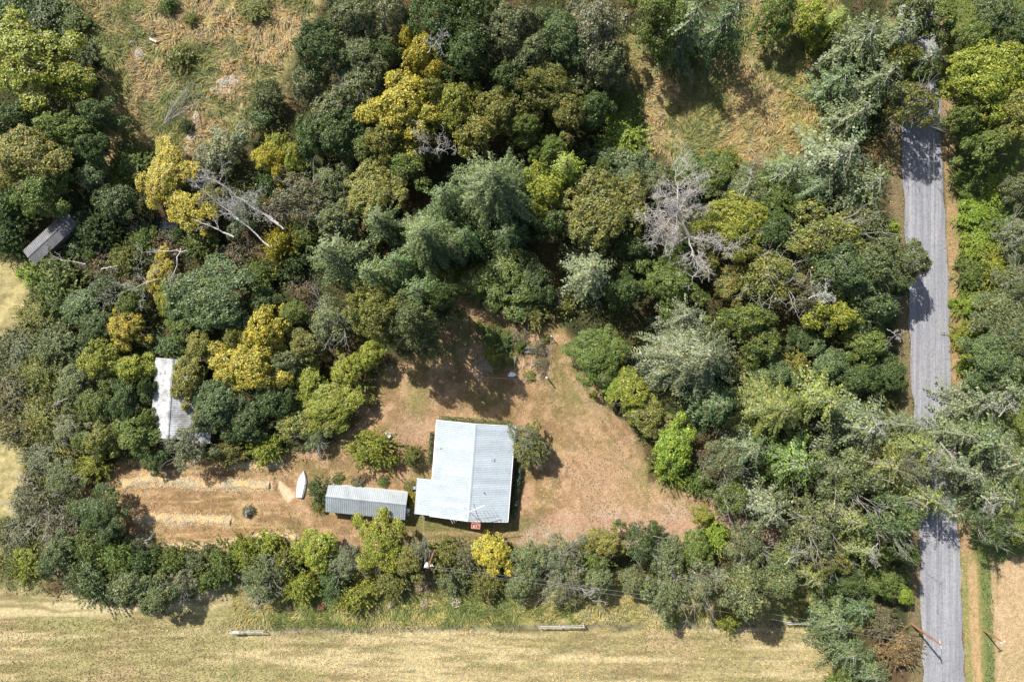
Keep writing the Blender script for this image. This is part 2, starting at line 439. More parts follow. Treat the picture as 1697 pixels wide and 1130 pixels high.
# ------------------------------------------------------------------ road
def make_road():
    vs = np.concatenate([np.arange(-400, 1500, 7.)]); n = 11
    L = road_x(vs, ROAD_L); Rr = road_x(vs, ROAD_R)
    V = []; 
    for k in range(n):
        t = k/(n-1); e = 0
        u = L*(1-t)+Rr*t
        if k in (0, n-1): u = u + (1 if k else -1)*np.array([(vnoise(a, 0, 26, 5+k)-.5)*7 for a in vs])
        X = (u-848.5)*.1; Y = -(vs-565)*.1
        z = np.full(X.shape, .05+.07*(1-(2*t-1)**2)); 
        if k in (0, n-1): z[:] = -.02
        V.append(np.stack([X, Y, z], -1))
    V = np.stack(V, 1); i = np.arange(V.shape[0]*n).reshape(-1, n)
    q = np.stack([i[:-1, :-1], i[1:, :-1], i[1:, 1:], i[:-1, 1:]], -1).reshape(-1, 4)
    m, nt, b = new_mat('road_surface')
    rot = R(2.2)
    along = objco(nt, (1, .028, 1), (0, 0, -rot))
    g = N(nt, 'ShaderNodeNewGeometry')
    n1 = noise(nt, 1.1, 4, .6, along); n2 = noise(nt, 7, 3, .7, along)
    n3 = noise(nt, 2.5, 8, .75, g.outputs['Position']); n4 = noise(nt, 22, 3, .8, g.outputs['Position'])
    c = ramp(nt, n1, [(.30, (.155, .158, .176)), (.5, (.205, .208, .225)), (.70, (.275, .276, .292))])
    c = mul(nt, c, ramp(nt, n2, [(.3, (.88, .88, .90)), (.7, (1.10, 1.10, 1.10))]))
    c = mul(nt, c, ramp(nt, n3, [(.32, (.70, .70, .73)), (.5, (1, 1, 1)), (.68, (1.24, 1.22, 1.18))]))
    # dark tar cracks that run with the road
    cr = noise(nt, 3.0, 9, .8, objco(nt, (1.3, .16, 1), (0, 0, -rot)), 1.2)
    c = mul(nt, c, ramp(nt, cr, [(.36, (.42, .42, .46)), (.42, (1, 1, 1))]))
    c = mul(nt, c, ramp(nt, n4, [(.3, (.82, .82, .82)), (.7, (1.15, 1.15, 1.15))]))
    nt.links.new(c, b.inputs['Base Color']); b.inputs['Roughness'].default_value = .85
    bump(nt, b, n4, .4, .02)
    tag(link('road', mesh_q('road', V, q, m, True)), kind='structure')
make_road()

# ------------------------------------------------------------------ creek water in the dark bed
def make_creek():
    pts = [Vector((*P(u, v), 0)) for u, v in CREEK]
    V = []; w = [.7, .9, 1.0, 1.1, 1.0, .9, 1, 1.2, 1, .9, .9, 1, 1.3, 1.1, 1, .8]
    for i, p in enumerate(pts):
        d = (pts[min(i+1, len(pts)-1)]-pts[max(i-1, 0)]).normalized(); s = Vector((-d.y, d.x, 0))
        V += [p+s*w[i]*(.32+.4*random.random())+Vector((0, 0, -.3)), p-s*w[i]*(.32+.4*random.random())+Vector((0, 0, -.3))]
    q = [(2*i, 2*i+1, 2*i+3, 2*i+2) for i in range(len(pts)-1)]
    m, nt, b = new_mat('creek_water'); b.inputs['Base Color'].default_value = (.012, .02, .03, 1); b.inputs['Roughness'].default_value = .12
    g = N(nt, 'ShaderNodeNewGeometry'); bump(nt, b, noise(nt, 3, 3, .6, g.outputs['Position']), .25, .05)
    tag(link('creek_water', mesh_q('creek_water', [tuple(p) for p in V], q, m)), kind='structure')
make_creek()

# ------------------------------------------------------------------ buildings
def panel_mesh(name, mat, length, width=.9, ribs=3, rib=.045, sag=0):
    """one roofing sheet: runs 'length' along +x, 'width' along y, ribs along x"""
    prof = []
    p = width/ribs
    for i in range(ribs):
        y = i*p
        prof += [(y, 0), (y+p*.62, 0), (y+p*.70, rib), (y+p*.88, rib)]
    prof += [(width-.004, 0)]
    v = []; q = []
    for x in (0, length): v += [(x, a, b) for a, b in prof]
    n = len(prof)
    for i in range(n-1): q.append((i, i+n, i+n+1, i+1))
    # downturned lip at both ends gives the sheet its thickness
    k = len(v)
    for x in (0, length): v += [(x, a, b-.03) for a, b in prof]
    for i in range(n-1): q += [(k+i, i, i+1, k+i+1), (n+i, k+n+i, k+n+i+1, n+i+1)]
    return mesh_q(name, v, q, mat)

def roof_side(parent, name, mat, ridge, eave, y0, y1, splits=(0, 1), pw=.9, **k):
    """ridge, eave = (x, z) in the building's frame; sheets side by side from y0 to y1"""
    dx = eave[0]-ridge[0]; dz = eave[1]-ridge[1]; L = math.hypot(dx, dz)
    n = max(1, round((y1-y0)/pw)); w = (y1-y0)/n
    for a, b in zip(splits[:-1], splits[1:]):
        ln = L*(b-a)+(.12 if b < 1 else 0)
        me = panel_mesh('roofing_sheet', mat, ln, w, **k)
        for i in range(n):
            lift = .018*(1-a) if len(splits) > 2 else 0
            o = link('roof_sheet', me, parent, (ridge[0]+dx*a, y0+i*w if dx > 0 else y0+(i+1)*w, ridge[1]+dz*a+lift+random.uniform(0, .008)))
            ang = math.atan2(dz, abs(dx))
            o.rotation_euler = (0, -ang, 0) if dx > 0 else Matrix.Rotation(math.pi, 4, 'Z').to_euler()
            if dx < 0: o.rotation_euler = (Matrix.Rotation(math.pi, 4, 'Z') @ Matrix.Rotation(-ang, 4, 'Y')).to_euler()

def window(parent, c, w, h, face):
    """face: unit outward direction in the building's frame"""
    fx, fy = face; sx, sy = -fy, fx
    f = MB()
    for (a, b, ww, hh) in ((0, h/2, w+.12, .07), (0, -h/2, w+.12, .07), (-w/2, 0, .07, h), (w/2, 0, .07, h), (0, 0, .05, h)):
        cx = c[0]+sx*a+fx*.03; cy = c[1]+sy*a+fy*.03
        f.box((cx, cy, c[2]+b), (abs(sx)*ww+abs(fx)*.08, abs(sy)*ww+abs(fy)*.08, hh))
    fo = f.build('window', M['white'], parent)
    MB().box((c[0]+fx*.012, c[1]+fy*.012, c[2]), (abs(sx)*w+abs(fx)*.02, abs(sy)*w+abs(fy)*.02, h)).build('pane', M['glass'], fo)

def gable_body(x0, x1, y0, y1, ze0, ze1, xr, zr, mat, name, parent):
    """closed walls with gable ends under a pitched roof"""
    vs = []; fs = []
    for y in (y0, y1): vs += [(x0, y, -.3), (x1, y, -.3), (x1, y, ze1), (xr, y, zr), (x0, y, ze0)]
    fs = [(0, 1, 2, 3, 4), (9, 8, 7, 6, 5), (0, 5, 6, 1), (1, 6, 7, 2), (0, 4, 9, 5)]
    m = MB(); m.add(vs, fs); return m.build(name, mat, parent)

def siding(parent, x0, x1, y, z0, z1, mat, out):
    for k in range(int((z1-z0)/.3)):
        pass

# --- the house
hc = P(782.6, 780.3, 2.7)
house = empty('house', (hc[0], hc[1], 0), R(-4.4))
tag(house, 'main house with pale blue ribbed metal roof and brick chimney beside the driveway', 'house', 'buildings of the property')
HW, HL = 6.33, 7.75
gable_body(-HW+.45, HW-.5, -HL+.35, HL-.35, 2.45, 2.45, 0, 3.82, M['wall'], 'wall', house)
roof_side(house, 'roof_sheet', M['roof_house'], (0, 4.05), (-HW, 2.72), -HL, HL, (0, .76, 1), .86)
roof_side(house, 'roof_sheet', M['roof_house'], (0, 4.05), (HW, 2.72), -HL, HL, (0, 1), .86)
mb = MB(); mb.bar((-.16, -HL-.03, 4.085), (-.16, HL+.03, 4.085), .30, .02)
rc = MB()
rc.add([(-.24, -HL-.03, 4.06), (0, -HL-.03, 4.14), (.24, -HL-.03, 4.06), (-.24, HL+.03, 4.06), (0, HL+.03, 4.14), (.24, HL+.03, 4.06)], [(0, 1, 4, 3), (1, 2, 5, 4)])
rc.build('ridge_cap', M['roof_house'], house)
tr = MB()
for s in (-1, 1):
    for y in (-HL-.05, HL+.05): tr.bar((0, y, 4.03), (s*HW, y, 2.70), .05, .16)
tr.build('barge_board', M['white'], house)
gt = MB(); gt.bar((HW+.06, -HL, 2.66), (HW+.06, HL, 2.66), .12, .10); gt.build('gutter', M['white'], house)
gt = MB(); gt.bar((-HW-.06, -2.0, 2.66), (-HW-.06, HL, 2.66), .12, .10); gt.build('gutter', M['white'], house)
# annex at the lower left
MB().box((-HW-1.0, -5.1, 1.05), (2.3, 5.0, 2.5)).build('annex_wall', M['wall'], house)
roof_side(house, 'roof_sheet', M['roof_house'], (-HW+.12, 2.66), (-HW-2.55, 2.20), -HL-.0, -2.0, (0, 1), .82)
MB().bar((-HW-.1, -1.96, 2.64), (-HW-2.55, -1.96, 2.22), .05, .14).build('barge_board', M['white'], house)
for y in (-5.2, -1.4, 2.4, 5.8): window(house, (HW-.5, y, 1.5), 1.3, 1.1, (1, 0))
for y in (0.6, 3.6, 6.2): window(house, (-HW+.45, y, 1.5), 1.2, 1.1, (-1, 0))
for x in (-3.6, 3.9): window(house, (x, -HL+.35, 1.5), 1.4, 1.1, (0, -1))
for x in (-3.0, 3.0): window(house, (x, HL-.35, 1.5), 1.2, 1.0, (0, 1))
d = MB().box((-1.2, -HL+.31, 1.0), (.92, .06, 2.02)).build('door', M['red'], house)
MB().box((-.86, -HL+.26, 1.0), (.05, .05, .14)).build('handle', M['galv'], d)
MB().box((3.2, 2.2, 3.42), (.55, .45, .16)).build('roof_vent', M['galv'], house)
MB().tube((2.2, -3.1, 3.5), (2.2, -3.1, 3.95), .06).build('vent_pipe', M['dark'], house)
MB().tube((-5.35, 3.3, 2.95), (-5.35, 3.3, 3.2), .07).build('vent_pipe', M['dark'], house)
# chimney: coursed brick outside the lower gable
ch = MB().box((1.32, -HL-.42, 2.35), (1.28, .68, 5.2)).build('chimney', M['mortar'], house)
bm = MB().box((0, 0, 0), (.205, .10, .07)).mesh('brick', M['brick'])
for k in range(22):
    z = 3.3+k*.078
    for side in range(4):
        n = 6 if side % 2 == 0 else 3
        for i in range(n):
            t = (i+.5)/n-.5 + (.02 if k % 2 else -.02)
            if side % 2 == 0: p = (1.32+t*1.28, -HL-.42+(-.345 if side == 0 else .345), z); rz = 0
            else: p = (1.32+(.645 if side == 1 else -.645), -HL-.42+t*.6, z); rz = math.pi/2
            if k >= 9 or side in (0,):
                link('brick', bm, ch, p, (0, 0, rz))
cap = MB()
for (x, y, a, b_) in ((1.32, -HL-.78, 1.44, .22), (1.32, -HL-.06, 1.44, .22), (.70, -HL-.42, .24, .5), (1.94, -HL-.42, .24, .5), (1.16, -HL-.42, .1, .5)): cap.box((x, y, 5.03), (a, b_, .12))
cap.build('chimney_crown', M['brick'], ch)
MB().tube((1.55, -HL-.42, 4.9), (1.55, -HL-.42, 5.28), .15, .13).build('flue', M['red'], ch)

# --- the aerial on its mast beside the chimney
ant = empty('television_aerial', (0, 0, 0), 0)
tag(ant, 'large rooftop television aerial with two long booms beside the brick chimney', 'aerial')
def HP(u, v, z): p = P(u, v, z); return Vector((p[0], p[1], z))
mast_b = HP(792.5, 860, 4.3); mast_b.z = 3.7; mt = Vector((mast_b.x, mast_b.y, 7.6))
MB().tube(mast_b, mt, .03).build('mast', M['galv'], ant)
MB().tube(mast_b+Vector((0, 0, .1)), HP(784, 833, 4.1), .02).tube(mast_b+Vector((0, 0, .9)), HP(769, 840, 4.0), .02).build('guy_strut', M['dark'], ant)
a0, a1 = HP(746.5, 860.5, 7.2), HP(803, 837, 7.2)
MB().tube(a0, a1, .045).build('boom', M['white'], ant)
dirn = (a1-a0).normalized(); perp = Vector((-dirn.y, dirn.x, 0))
for i in range(6):
    p = a0+dirn*(.05+.36*i); MB().tube(p-perp*(.75-.05*i), p+perp*(.55-.04*i), .02, n=5).build('element', M['white'], ant)
for i in range(5):
    p = a0+dirn*(2.6+.7*i); MB().tube(p-perp*.9, p+perp*.9, .012, n=4).build('element', M['galv'], ant)
b0, b1 = HP(774.5, 862.5, 6.2), HP(826, 855.5, 6.2)
MB().tube(b0, b1, .035).build('boom', M['dark'], ant)
dirn = (b1-b0).normalized(); perp = Vector((-dirn.y*.9-.3*dirn.x*0, dirn.x, 0)); perp = (perp+dirn*-.45).normalized()
for i in range(9):
    p = b0+dirn*(.25+.58*i); w = 1.0+.06*i
    MB().tube(p-perp*w*.8, p+perp*w, .016, n=4).build('element', M['dark'], ant)

# --- small things at the house
b = empty('heat_pump', (*P(686, 806.5), 0), R(-4.4)); tag(b, 'small grey heat pump unit against the left wall of the house annex', 'heat pump')
MB().box((0, 0, .42), (.75, .45, .8)).build('casing', M['galv'], b); MB().box((-.2, 0, .835), (.38, .36, .03)).build('fan_grille', M['dark'], b); MB().box((0, 0, .01), (.9, .6, .06)).build('base_slab', M['concrete'], b)

# --- the long shed
lc = ((np.array(P(542.3, 803.7, 2.2))+np.array(P(672.9, 860.8, 2.2)))/2)
shed = empty('long_shed', (lc[0], lc[1], 0), R(-5.9+90))
tag(shed, 'long narrow shed with grey ribbed metal roof left of the house', 'shed', 'buildings of the property')
# frame: local y runs along the ridge to the photo's left... x points up the picture for +x
SL = 6.52
gable_body(-2.0, 2.0, -SL+.15, SL-.15, 2.0, 2.0, .5, 2.78, M['wall'], 'wall', shed)
roof_side(shed, 'roof_sheet', M['roof_long'], (.52, 3.0), (2.18, 2.2), -SL, SL, (0, 1), .93, ribs=3)
roof_side(shed, 'roof_sheet', M['roof_long'], (.52, 3.0), (-2.2, 2.15), -SL, SL, (0, 1), .93, ribs=3)
rc = MB().add([(.30, -SL-.03, 2.99), (.52, -SL-.03, 3.08), (.74, -SL-.03, 2.95), (.30, SL+.03, 2.99), (.52, SL+.03, 3.08), (.74, SL+.03, 2.95)], [(0, 1, 4, 3), (1, 2, 5, 4)]); rc.build('ridge_cap', M['roof_long'], shed)
for y in (-4, 0, 4): window(shed, (-2.0, y, 1.2), 1.0, .8, (-1, 0))
MB().box((.1, -SL+.12, .95), (.9, .06, 1.9)).build('door', M['wall_wood'], shed)
t = empty('gas_tank', (*P(676.5, 843.5), 0)); tag(t, 'white upright gas tank at the right end of the long shed', 'gas tank')
MB().tube((0, 0, .05), (0, 0, 1.25), .37, n=16).tube((0, 0, 1.25), (0, 0, 1.42), .37, .18, 16).build('tank', M['white'], t); MB().tube((0, 0, 1.42), (0, 0, 1.55), .09).build('valve', M['dark'], t)
t = empty('gas_bottle', (*P(677, 851), 0)); tag(t, 'small grey gas bottle below the white tank at the shed end', 'gas bottle')
MB().tube((0, 0, .0), (0, 0, .75), .22, n=14).tube((0, 0, .75), (0, 0, .85), .22, .1, 14).build('bottle', M['galv'], t); MB().tube((0, 0, .85), (0, 0, .96), .06).build('valve', M['dark'], t)

# --- overgrown barn
bc = P(288.5, 660, 2.8)
barn = empty('overgrown_barn', (bc[0], bc[1], 0), R(-3.8))
tag(barn, 'old barn with stained white metal roof half buried under yellowing trees', 'barn', 'buildings of the property')
BL = 6.4
gable_body(-3.2, 3.2, -BL+.2, BL-.2, 2.6, 2.6, 0, 4.0, M['wall_wood'], 'wall', barn)
roof_side(barn, 'roof_sheet', M['roof_barn'], (0, 4.25), (-3.45, 2.8), -BL, BL, (0, 1), .85)
roof_side(barn, 'roof_sheet', M['roof_barn'], (0, 4.25), (3.45, 2.8), -BL, BL, (0, 1), .85)
MB().add([(-.22, -BL, 4.27), (0, -BL, 4.34), (.22, -BL, 4.27), (-.22, BL, 4.27), (0, BL, 4.34), (.22, BL, 4.27)], [(0, 1, 4, 3), (1, 2, 5, 4)]).build('ridge_cap', M['roof_barn'], barn)
roof_side(barn, 'roof_sheet', M['roof_barn'], (3.3, 2.72), (6.0, 2.1), -BL-.6, -BL+5, (0, 1), .85)
MB().box((4.6, -BL+2.2, .9), (2.4, 5.0, 2.2)).build('lean_to_wall', M['wall_wood'], barn)

# --- dark shed at the creek
gc_ = ((np.array(P(105.3, 351, 2.8))+np.array(P(58.5, 437, 2.8)))/2)
gc_ = np.array(P(82.2, 393.5, 2.9))
gs = empty('weathered_shed', (gc_[0], gc_[1], 0), R(-47))
tag(gs, 'weathered shed with dark grey metal roof standing at an angle in the western trees', 'shed', 'buildings of the property')
GL = 4.75
gable_body(-1.35, 1.35, -GL+.15, GL-.15, 2.5, 2.5, 0, 2.8, M['wall_wood'], 'wall', gs)
roof_side(gs, 'roof_sheet', M['roof_grey'], (0, 3.0), (-1.52, 2.66), -GL, GL, (0, 1), .63, ribs=2, rib=.09)
roof_side(gs, 'roof_sheet', M['roof_grey'], (0, 3.0), (1.52, 2.66), -GL, GL, (0, 1), .63, ribs=2, rib=.09)
MB().add([(-.15, -GL, 3.04), (0, -GL, 3.09), (.15, -GL, 3.04), (-.15, GL, 3.04), (0, GL, 3.09), (.15, GL, 3.04)], [(0, 1, 4, 3), (1, 2, 5, 4)]).build('ridge_cap', M['roof_grey'], gs)

# ------------------------------------------------------------------ upturned rowboat
def make_boat():
    # outline: bow top (504.5,779.5), transom (490.5,822)-(504,824)
    bow = Vector(P(504.6, 779.5)); st = Vector(P(497.2, 823)); ax = (bow-st); L = ax.length; rz = math.atan2(ax.y, ax.x)
    bt = empty('rowboat', (st.x, st.y, 0), rz)
    tag(bt, 'white rowboat lying upside down on the mown straw left of the long shed', 'rowboat')
    st_n = 14; V = []; q = []
    prof_n = 9
    for i in range(st_n+1):
        t = i/st_n; x = t*L
        w = .62+.18*math.sin(min(1, t/.6)*math.pi/2)
        if t > .45: w *= max(.02, 1-((t-.45)/.55)**2.0)
        hgt = .50-.10*t**2 + .02
        for j in range(prof_n):
            s = j/(prof_n-1)*2-1
            y = w*(math.copysign(min(1, abs(s)*1.15), s)) if abs(s) < .87 else math.copysign(w*(1.0+.04), s)
            if abs(s) < .6: z = hgt+.03*(1-abs(s)/.6); y = w*.74*s/.6
            elif abs(s) < .8: z = hgt*.62; y = math.copysign(w*.92, s)
            else: z = .06; y = math.copysign(w*1.0, s)
            V.append((x, y, z))
    for i in range(st_n):
        for j in range(prof_n-1):
            a = i*prof_n+j; q.append((a, a+prof_n, a+prof_n+1, a+1))
    me = mesh_q('hull', V, q, M['boat'], False); link('hull', me, bt)
    tv = [V[j] for j in range(prof_n)]; m = MB(); m.add([(-.01, y, z) for x, y, z in tv]+[(-.01, 0, .02)], [(j, j+1, prof_n) for j in range(prof_n-1)]); m.build('transom', M['white'], bt)
    k = MB().bar((.0, 0, .555), (L*.9, 0, .485), .05, .05); k.build('keel', M['weathered'], bt)
    for s in (-1, 1): MB().bar((.1, s*.27, .54), (L*.62, s*.25, .50), .03, .03).build('strake', M['weathered'], bt)
    for x in (.9, 1.6, 2.3): MB().bar((x, -.26, .535-x*.012), (x, .26, .535-x*.012), .03, .02).build('rib_line', M['galv'], bt)
    g = MB()
    for s in (-1, 1):
        pts = [V[i*prof_n+(0 if s < 0 else prof_n-1)] for i in range(st_n+1)]
        for a, b_ in zip(pts[:-1], pts[1:]): g.bar((a[0], a[1]*1.02, .05), (b_[0], b_[1]*1.02, .05), .05, .06)
    g.build('gunwale', M['galv'], bt)
make_boat()
# ------------------------------------------------------------------ foliage
def unit(a): return a/np.maximum(1e-6, np.linalg.norm(a, axis=-1, keepdims=True))
def rdir(g, n): return unit(g.normal(size=(n, 3)))

def cards(c, nrm, along, ln, wd, bend=0.0):
    """diamond leaves: centres c, normals nrm, long axis 'along' (made square to nrm)"""
    along = unit(along-nrm*np.sum(along*nrm, -1, keepdims=True)); side = np.cross(nrm, along)
    ln = np.asarray(ln)[:, None] if np.ndim(ln) else ln; wd = np.asarray(wd)[:, None] if np.ndim(wd) else wd
    V = np.stack([c-along*ln*.5, c+side*wd*.5+along*ln*.08+nrm*wd*bend, c+along*ln*.5, c-side*wd*.5+along*ln*.08+nrm*wd*bend], 1)
    n = len(c); return V.reshape(-1, 3), np.arange(4*n).reshape(-1, 4)

def merge(parts):
    V = []; Q = []; k = 0
    for v, q in parts: V.append(v); Q.append(q+k); k += len(v)
    return np.concatenate(V), np.concatenate(Q)

def tubes(segs, n=4):
    """segs: list of (p0, p1, r0, r1) -> open n-sided tubes"""
    a = np.array([s[0] for s in segs], float); b = np.array([s[1] for s in segs], float)
    r0 = np.array([s[2] for s in segs]); r1 = np.array([s[3] for s in segs])
    d = unit(b-a); up = np.where(np.abs(d[:, 2:3]) < .9, [[0, 0, 1.]], [[1., 0, 0]]); x = unit(np.cross(d, up)); y = np.cross(x, d)
    V = []
    for p, r in ((a, r0), (b, r1)):
        for i in range(n):
            t = 2*math.pi*i/n; V.append(p+(x*math.cos(t)+y*math.sin(t))*r[:, None])
    V = np.stack(V, 1); m = len(segs); base = np.arange(m)[:, None]*2*n
    Q = np.stack([np.stack([base[:, 0]+i, base[:, 0]+(i+1) % n, base[:, 0]+n+(i+1) % n, base[:, 0]+n+i], -1) for i in range(n)], 1)
    return V.reshape(-1, 3), Q.reshape(-1, 4)

def branching(g, p, d, ln, r, depth, spread=.6, gnarl=.25, kids=(2, 4), up=0.0, out=None, shrink=.68, seglen=.33):
    if out is None: out = []
    p = np.array(p, float); d = unit(np.array(d, float)); k = max(2, int(3+ln*.5)); st = ln/k; pts = [(p, d)]
    for i in range(k):
        d = unit(d+g.normal(size=3)*gnarl*.6+np.array([0, 0, up*.3])); q = p+d*st
        ra = max(.014, r*(1-.45*i/k)); rb = max(.012, r*(1-.45*(i+1)/k)); out.append((p, q, ra, rb)); p = q; pts.append((p, d))
    if depth > 0:
        n = g.integers(kids[0], kids[1]+1)
        for j in range(n):
            t = len(pts)-1 if j == 0 else g.integers(max(1, int(len(pts)*seglen)), len(pts))
            q, dd = pts[t]; s = spread*(.4 if j == 0 else 1)
            nd = unit(dd+rdir(g, 1)[0]*s+np.array([0, 0, up*.2]))
            branching(g, q, nd, ln*shrink*g.uniform(.75, 1.15), r*.55, depth-1, spread, gnarl, kids, up, out, shrink, seglen)
    return out

def clump_crown(seed, R_, H_, n_cl, leaf, dens, tuft=.46, zlo=.30, ragged=.42, gap=1.0, hang=0.0, lobes=(.22, .58)):
    """uneven crown: a few big boughs of unlike size, each covered in small tufts of leaves with dark gaps between them"""
    g = np.random.default_rng(seed); az0 = g.uniform(0, 6.28); L = []
    L.append((0, 0, H_*(zlo+(1-zlo)*.50), R_*.46))
    for i in range(n_cl):
        th = az0+i*2.39996+g.uniform(-.45, .45); f = math.sqrt((i+.6)/n_cl); rl = R_*g.uniform(*lobes)*(1-.25*f)
        rr = max(0, R_*f*g.uniform(1-ragged, 1.15)-rl*.35)
        z = H_*(zlo+(1-zlo)*(.62-.42*f*f+g.uniform(-.10, .14))); L.append((rr*math.cos(th), rr*math.sin(th), z, rl))
    L = np.array(L); hs = (H_*(1-zlo))/(2*R_)
    T = []; TR = []; TD = []
    for k, (x, y, z, r) in enumerate(L):
        n = int(gap*r*r*7.2/(tuft*tuft*2.2)) + 3; d = rdir(g, n); d[:, 2] = np.where(d[:, 2] < -.25, -d[:, 2], d[:, 2])
        p = np.array([x, y, z])+d*(r*g.uniform(.72, 1.08, n))[:, None]*np.array([1, 1, .85])
        o = np.delete(L, k, 0); dist = np.min(np.linalg.norm((p[:, None]-o[None, :, :3])/np.array([1, 1, .85]), axis=2)/o[None, :, 3], axis=1)
        keep = (dist > .80) & (p[:, 2] > .02*H_) ; T.append(p[keep]); TD.append(d[keep])
    T = np.concatenate(T); TD = np.concatenate(TD); m = len(T); TR = tuft*g.uniform(.55, 1.45, m)
    top = T[:, 2].max(); T[:, 2] *= (H_*.97)/top
    per = np.maximum(6, (dens*30*(TR/tuft)**2*(tuft*tuft)/(.46*.46)*(.26/leaf)**2)).astype(int); w = np.repeat(np.arange(m), per); n = len(w)
    axis = unit(TD[w]*.8+np.array([0, 0, .7])+rdir(g, m)[w]*.45); q = rdir(g, n); q = unit(q-axis*(np.sum(q*axis, -1, keepdims=True)*(.62)))
    rad = np.sqrt(g.random(n)); off = q*(TR[w]*rad)[:, None]; off -= axis*(TR[w]*.45*rad**2)[:, None]
    c = T[w]+off; c[:, 2] = np.maximum(c[:, 2], .05)
    nr = unit(axis*.95+off/TR[w][:, None]*.55+g.normal(size=(n, 3))*.42); al = unit(off+g.normal(size=(n, 3))*.25+np.array([0, 0, -hang]))
    s = leaf*g.uniform(.65, 1.4, n)
    return cards(c, nr, al, s, s*.6, .12)

def limbs_for(seed, R_, H_, n=7, depth=2, r=.09, vis=False, pale=False):
    g = np.random.default_rng(seed+900); out = []
    for i in range(n):
        th = i*2.4+g.uniform(-.3, .3); z = H_*g.uniform(.22, .5); d = np.array([math.cos(th), math.sin(th), g.uniform(.5, 1.1)])
        branching(g, (0, 0, z), d, R_*(.62 if not vis else .80), r, depth, .75, .3, (2, 3), .25 if vis else .2, out, .62)
    return tubes(out, 4)

def trunk_mesh(name, H_, r, mat, seed, top=.7, parts=6):
    g = np.random.default_rng(seed); segs = []; p = np.array([0, 0, -.6]); 
    for i in range(parts):
        q = np.array([g.normal()*.05*H_*.3*(i+1)/parts, g.normal()*.05*H_*.3*(i+1)/parts, H_*top*(i+1)/parts]); segs.append((p, q, r*(1-.75*i/parts)*(1.25 if i == 0 else 1), r*(1-.75*(i+1)/parts))); p = q
    v, q = tubes(segs, 7); return mesh_q(name, v, q, mat, True)

def fir_crown(seed, R_, H_, tiers=15, per=7, droop=.30, card=(.46, .17), dens=1.25, z0=.12, power=.80, irregular=.30):
    g = np.random.default_rng(seed); c = []; al = []; nr = []; segs = []
    for t in range(tiers):
        f = (t+g.uniform(-.3, .3))/tiers; f = min(max(f, 0), .985); z = H_*(z0+(1-z0)*f); L0 = R_*(1-f)**power+.18
        m = max(4, int(per*(1.15-.45*f))); th0 = g.uniform(0, 6.28)
        for b in range(m):
            th = th0+b*6.283/m+g.uniform(-.22, .22); L = L0*g.uniform(1-irregular*1.6, 1+irregular*.7)
            rise = .50*(f-.25) + g.uniform(-.06, .06); hd = np.array([math.cos(th), math.sin(th), 0]); sd = np.array([-math.sin(th), math.cos(th), 0])
            n = max(3, int(L/.36)); s = (np.arange(n)+1)/n; curve = g.uniform(-.25, .25)
            ax = hd[None]*(L*s)[:, None] + sd[None]*(curve*L*s*s)[:, None]; ax[:, 2] = L*(rise*s-droop*s*s); ax[:, 2] += z
            segs.append((np.array([0, 0, z]), ax[n//2], .035+.012*L, .02)); segs.append((ax[n//2], ax[-1], .02, .008))
            for k in range(n):
                if s[k] < .12: continue
                tl = (L*.29*(1-s[k]*.85)+.16)*g.uniform(.75, 1.2)
                for sg in (-1, 1):
                    td = unit(hd*.85+sd*sg*.8+np.array([0, 0, -.34]))
                    q = max(1, int(tl/.26*dens))
                    u = (np.arange(q)+.6)/q
                    pp = ax[k]+td[None]*(tl*u)[:, None]+g.normal(size=(q, 3))*.05; pp[:, 2] -= .14*tl*u**2
                    c.append(pp); al.append(np.repeat(td[None], q, 0)+g.normal(size=(q, 3))*.20)
                    nr.append(g.normal(size=(q, 3))*.24+np.array([0, 0, 1.0])+hd*.45+sd*sg*.35)
    c = np.concatenate(c); al = unit(np.concatenate(al)); nr = unit(np.concatenate(nr)); n = len(c)
    ln = card[0]*g.uniform(.7, 1.35, n); wd = card[1]*g.uniform(.7, 1.5, n)
    return cards(c, nr, al, ln, wd, .0), tubes(segs, 3), n

def shrub_mass(seed, R_, H_, leaf, shoots=40, dens=1.0):
    """ground-reaching bush: tufted boughs with upright shoots breaking the outline"""
    a = clump_crown(seed, R_, H_, 11, leaf, .9*dens, .34, 0.0, .35, 1.1, 0, (.32, .58))
    g = np.random.default_rng(seed+50); c = []; al = []
    for i in range(shoots):
        th = g.uniform(0, 6.28); rr = R_*g.uniform(.1, 1.0)**.7; base = np.array([rr*math.cos(th), rr*math.sin(th), H_*math.sqrt(max(.05, 1-(rr/R_)**2))*.72])
        d = unit(np.array([math.cos(th)*rr/R_*1.2, math.sin(th)*rr/R_*1.2, .8])+g.normal(size=3)*.35); L = g.uniform(.35, .85)*R_*.8; k = int(L/leaf*6)
        u = g.random(k)*L; c.append(base+d*u[:, None]+g.normal(size=(k, 3))*.06); al.append(np.repeat(d[None], k, 0)+g.normal(size=(k, 3))*.7)
    c = np.concatenate(c); al = unit(np.concatenate(al)); n = len(c); s = leaf*g.uniform(.7, 1.3, n)
    return merge([a, cards(c, rdir(g, n)*.7+np.array([0, 0, .8]), al, s, s*.55, .1)])

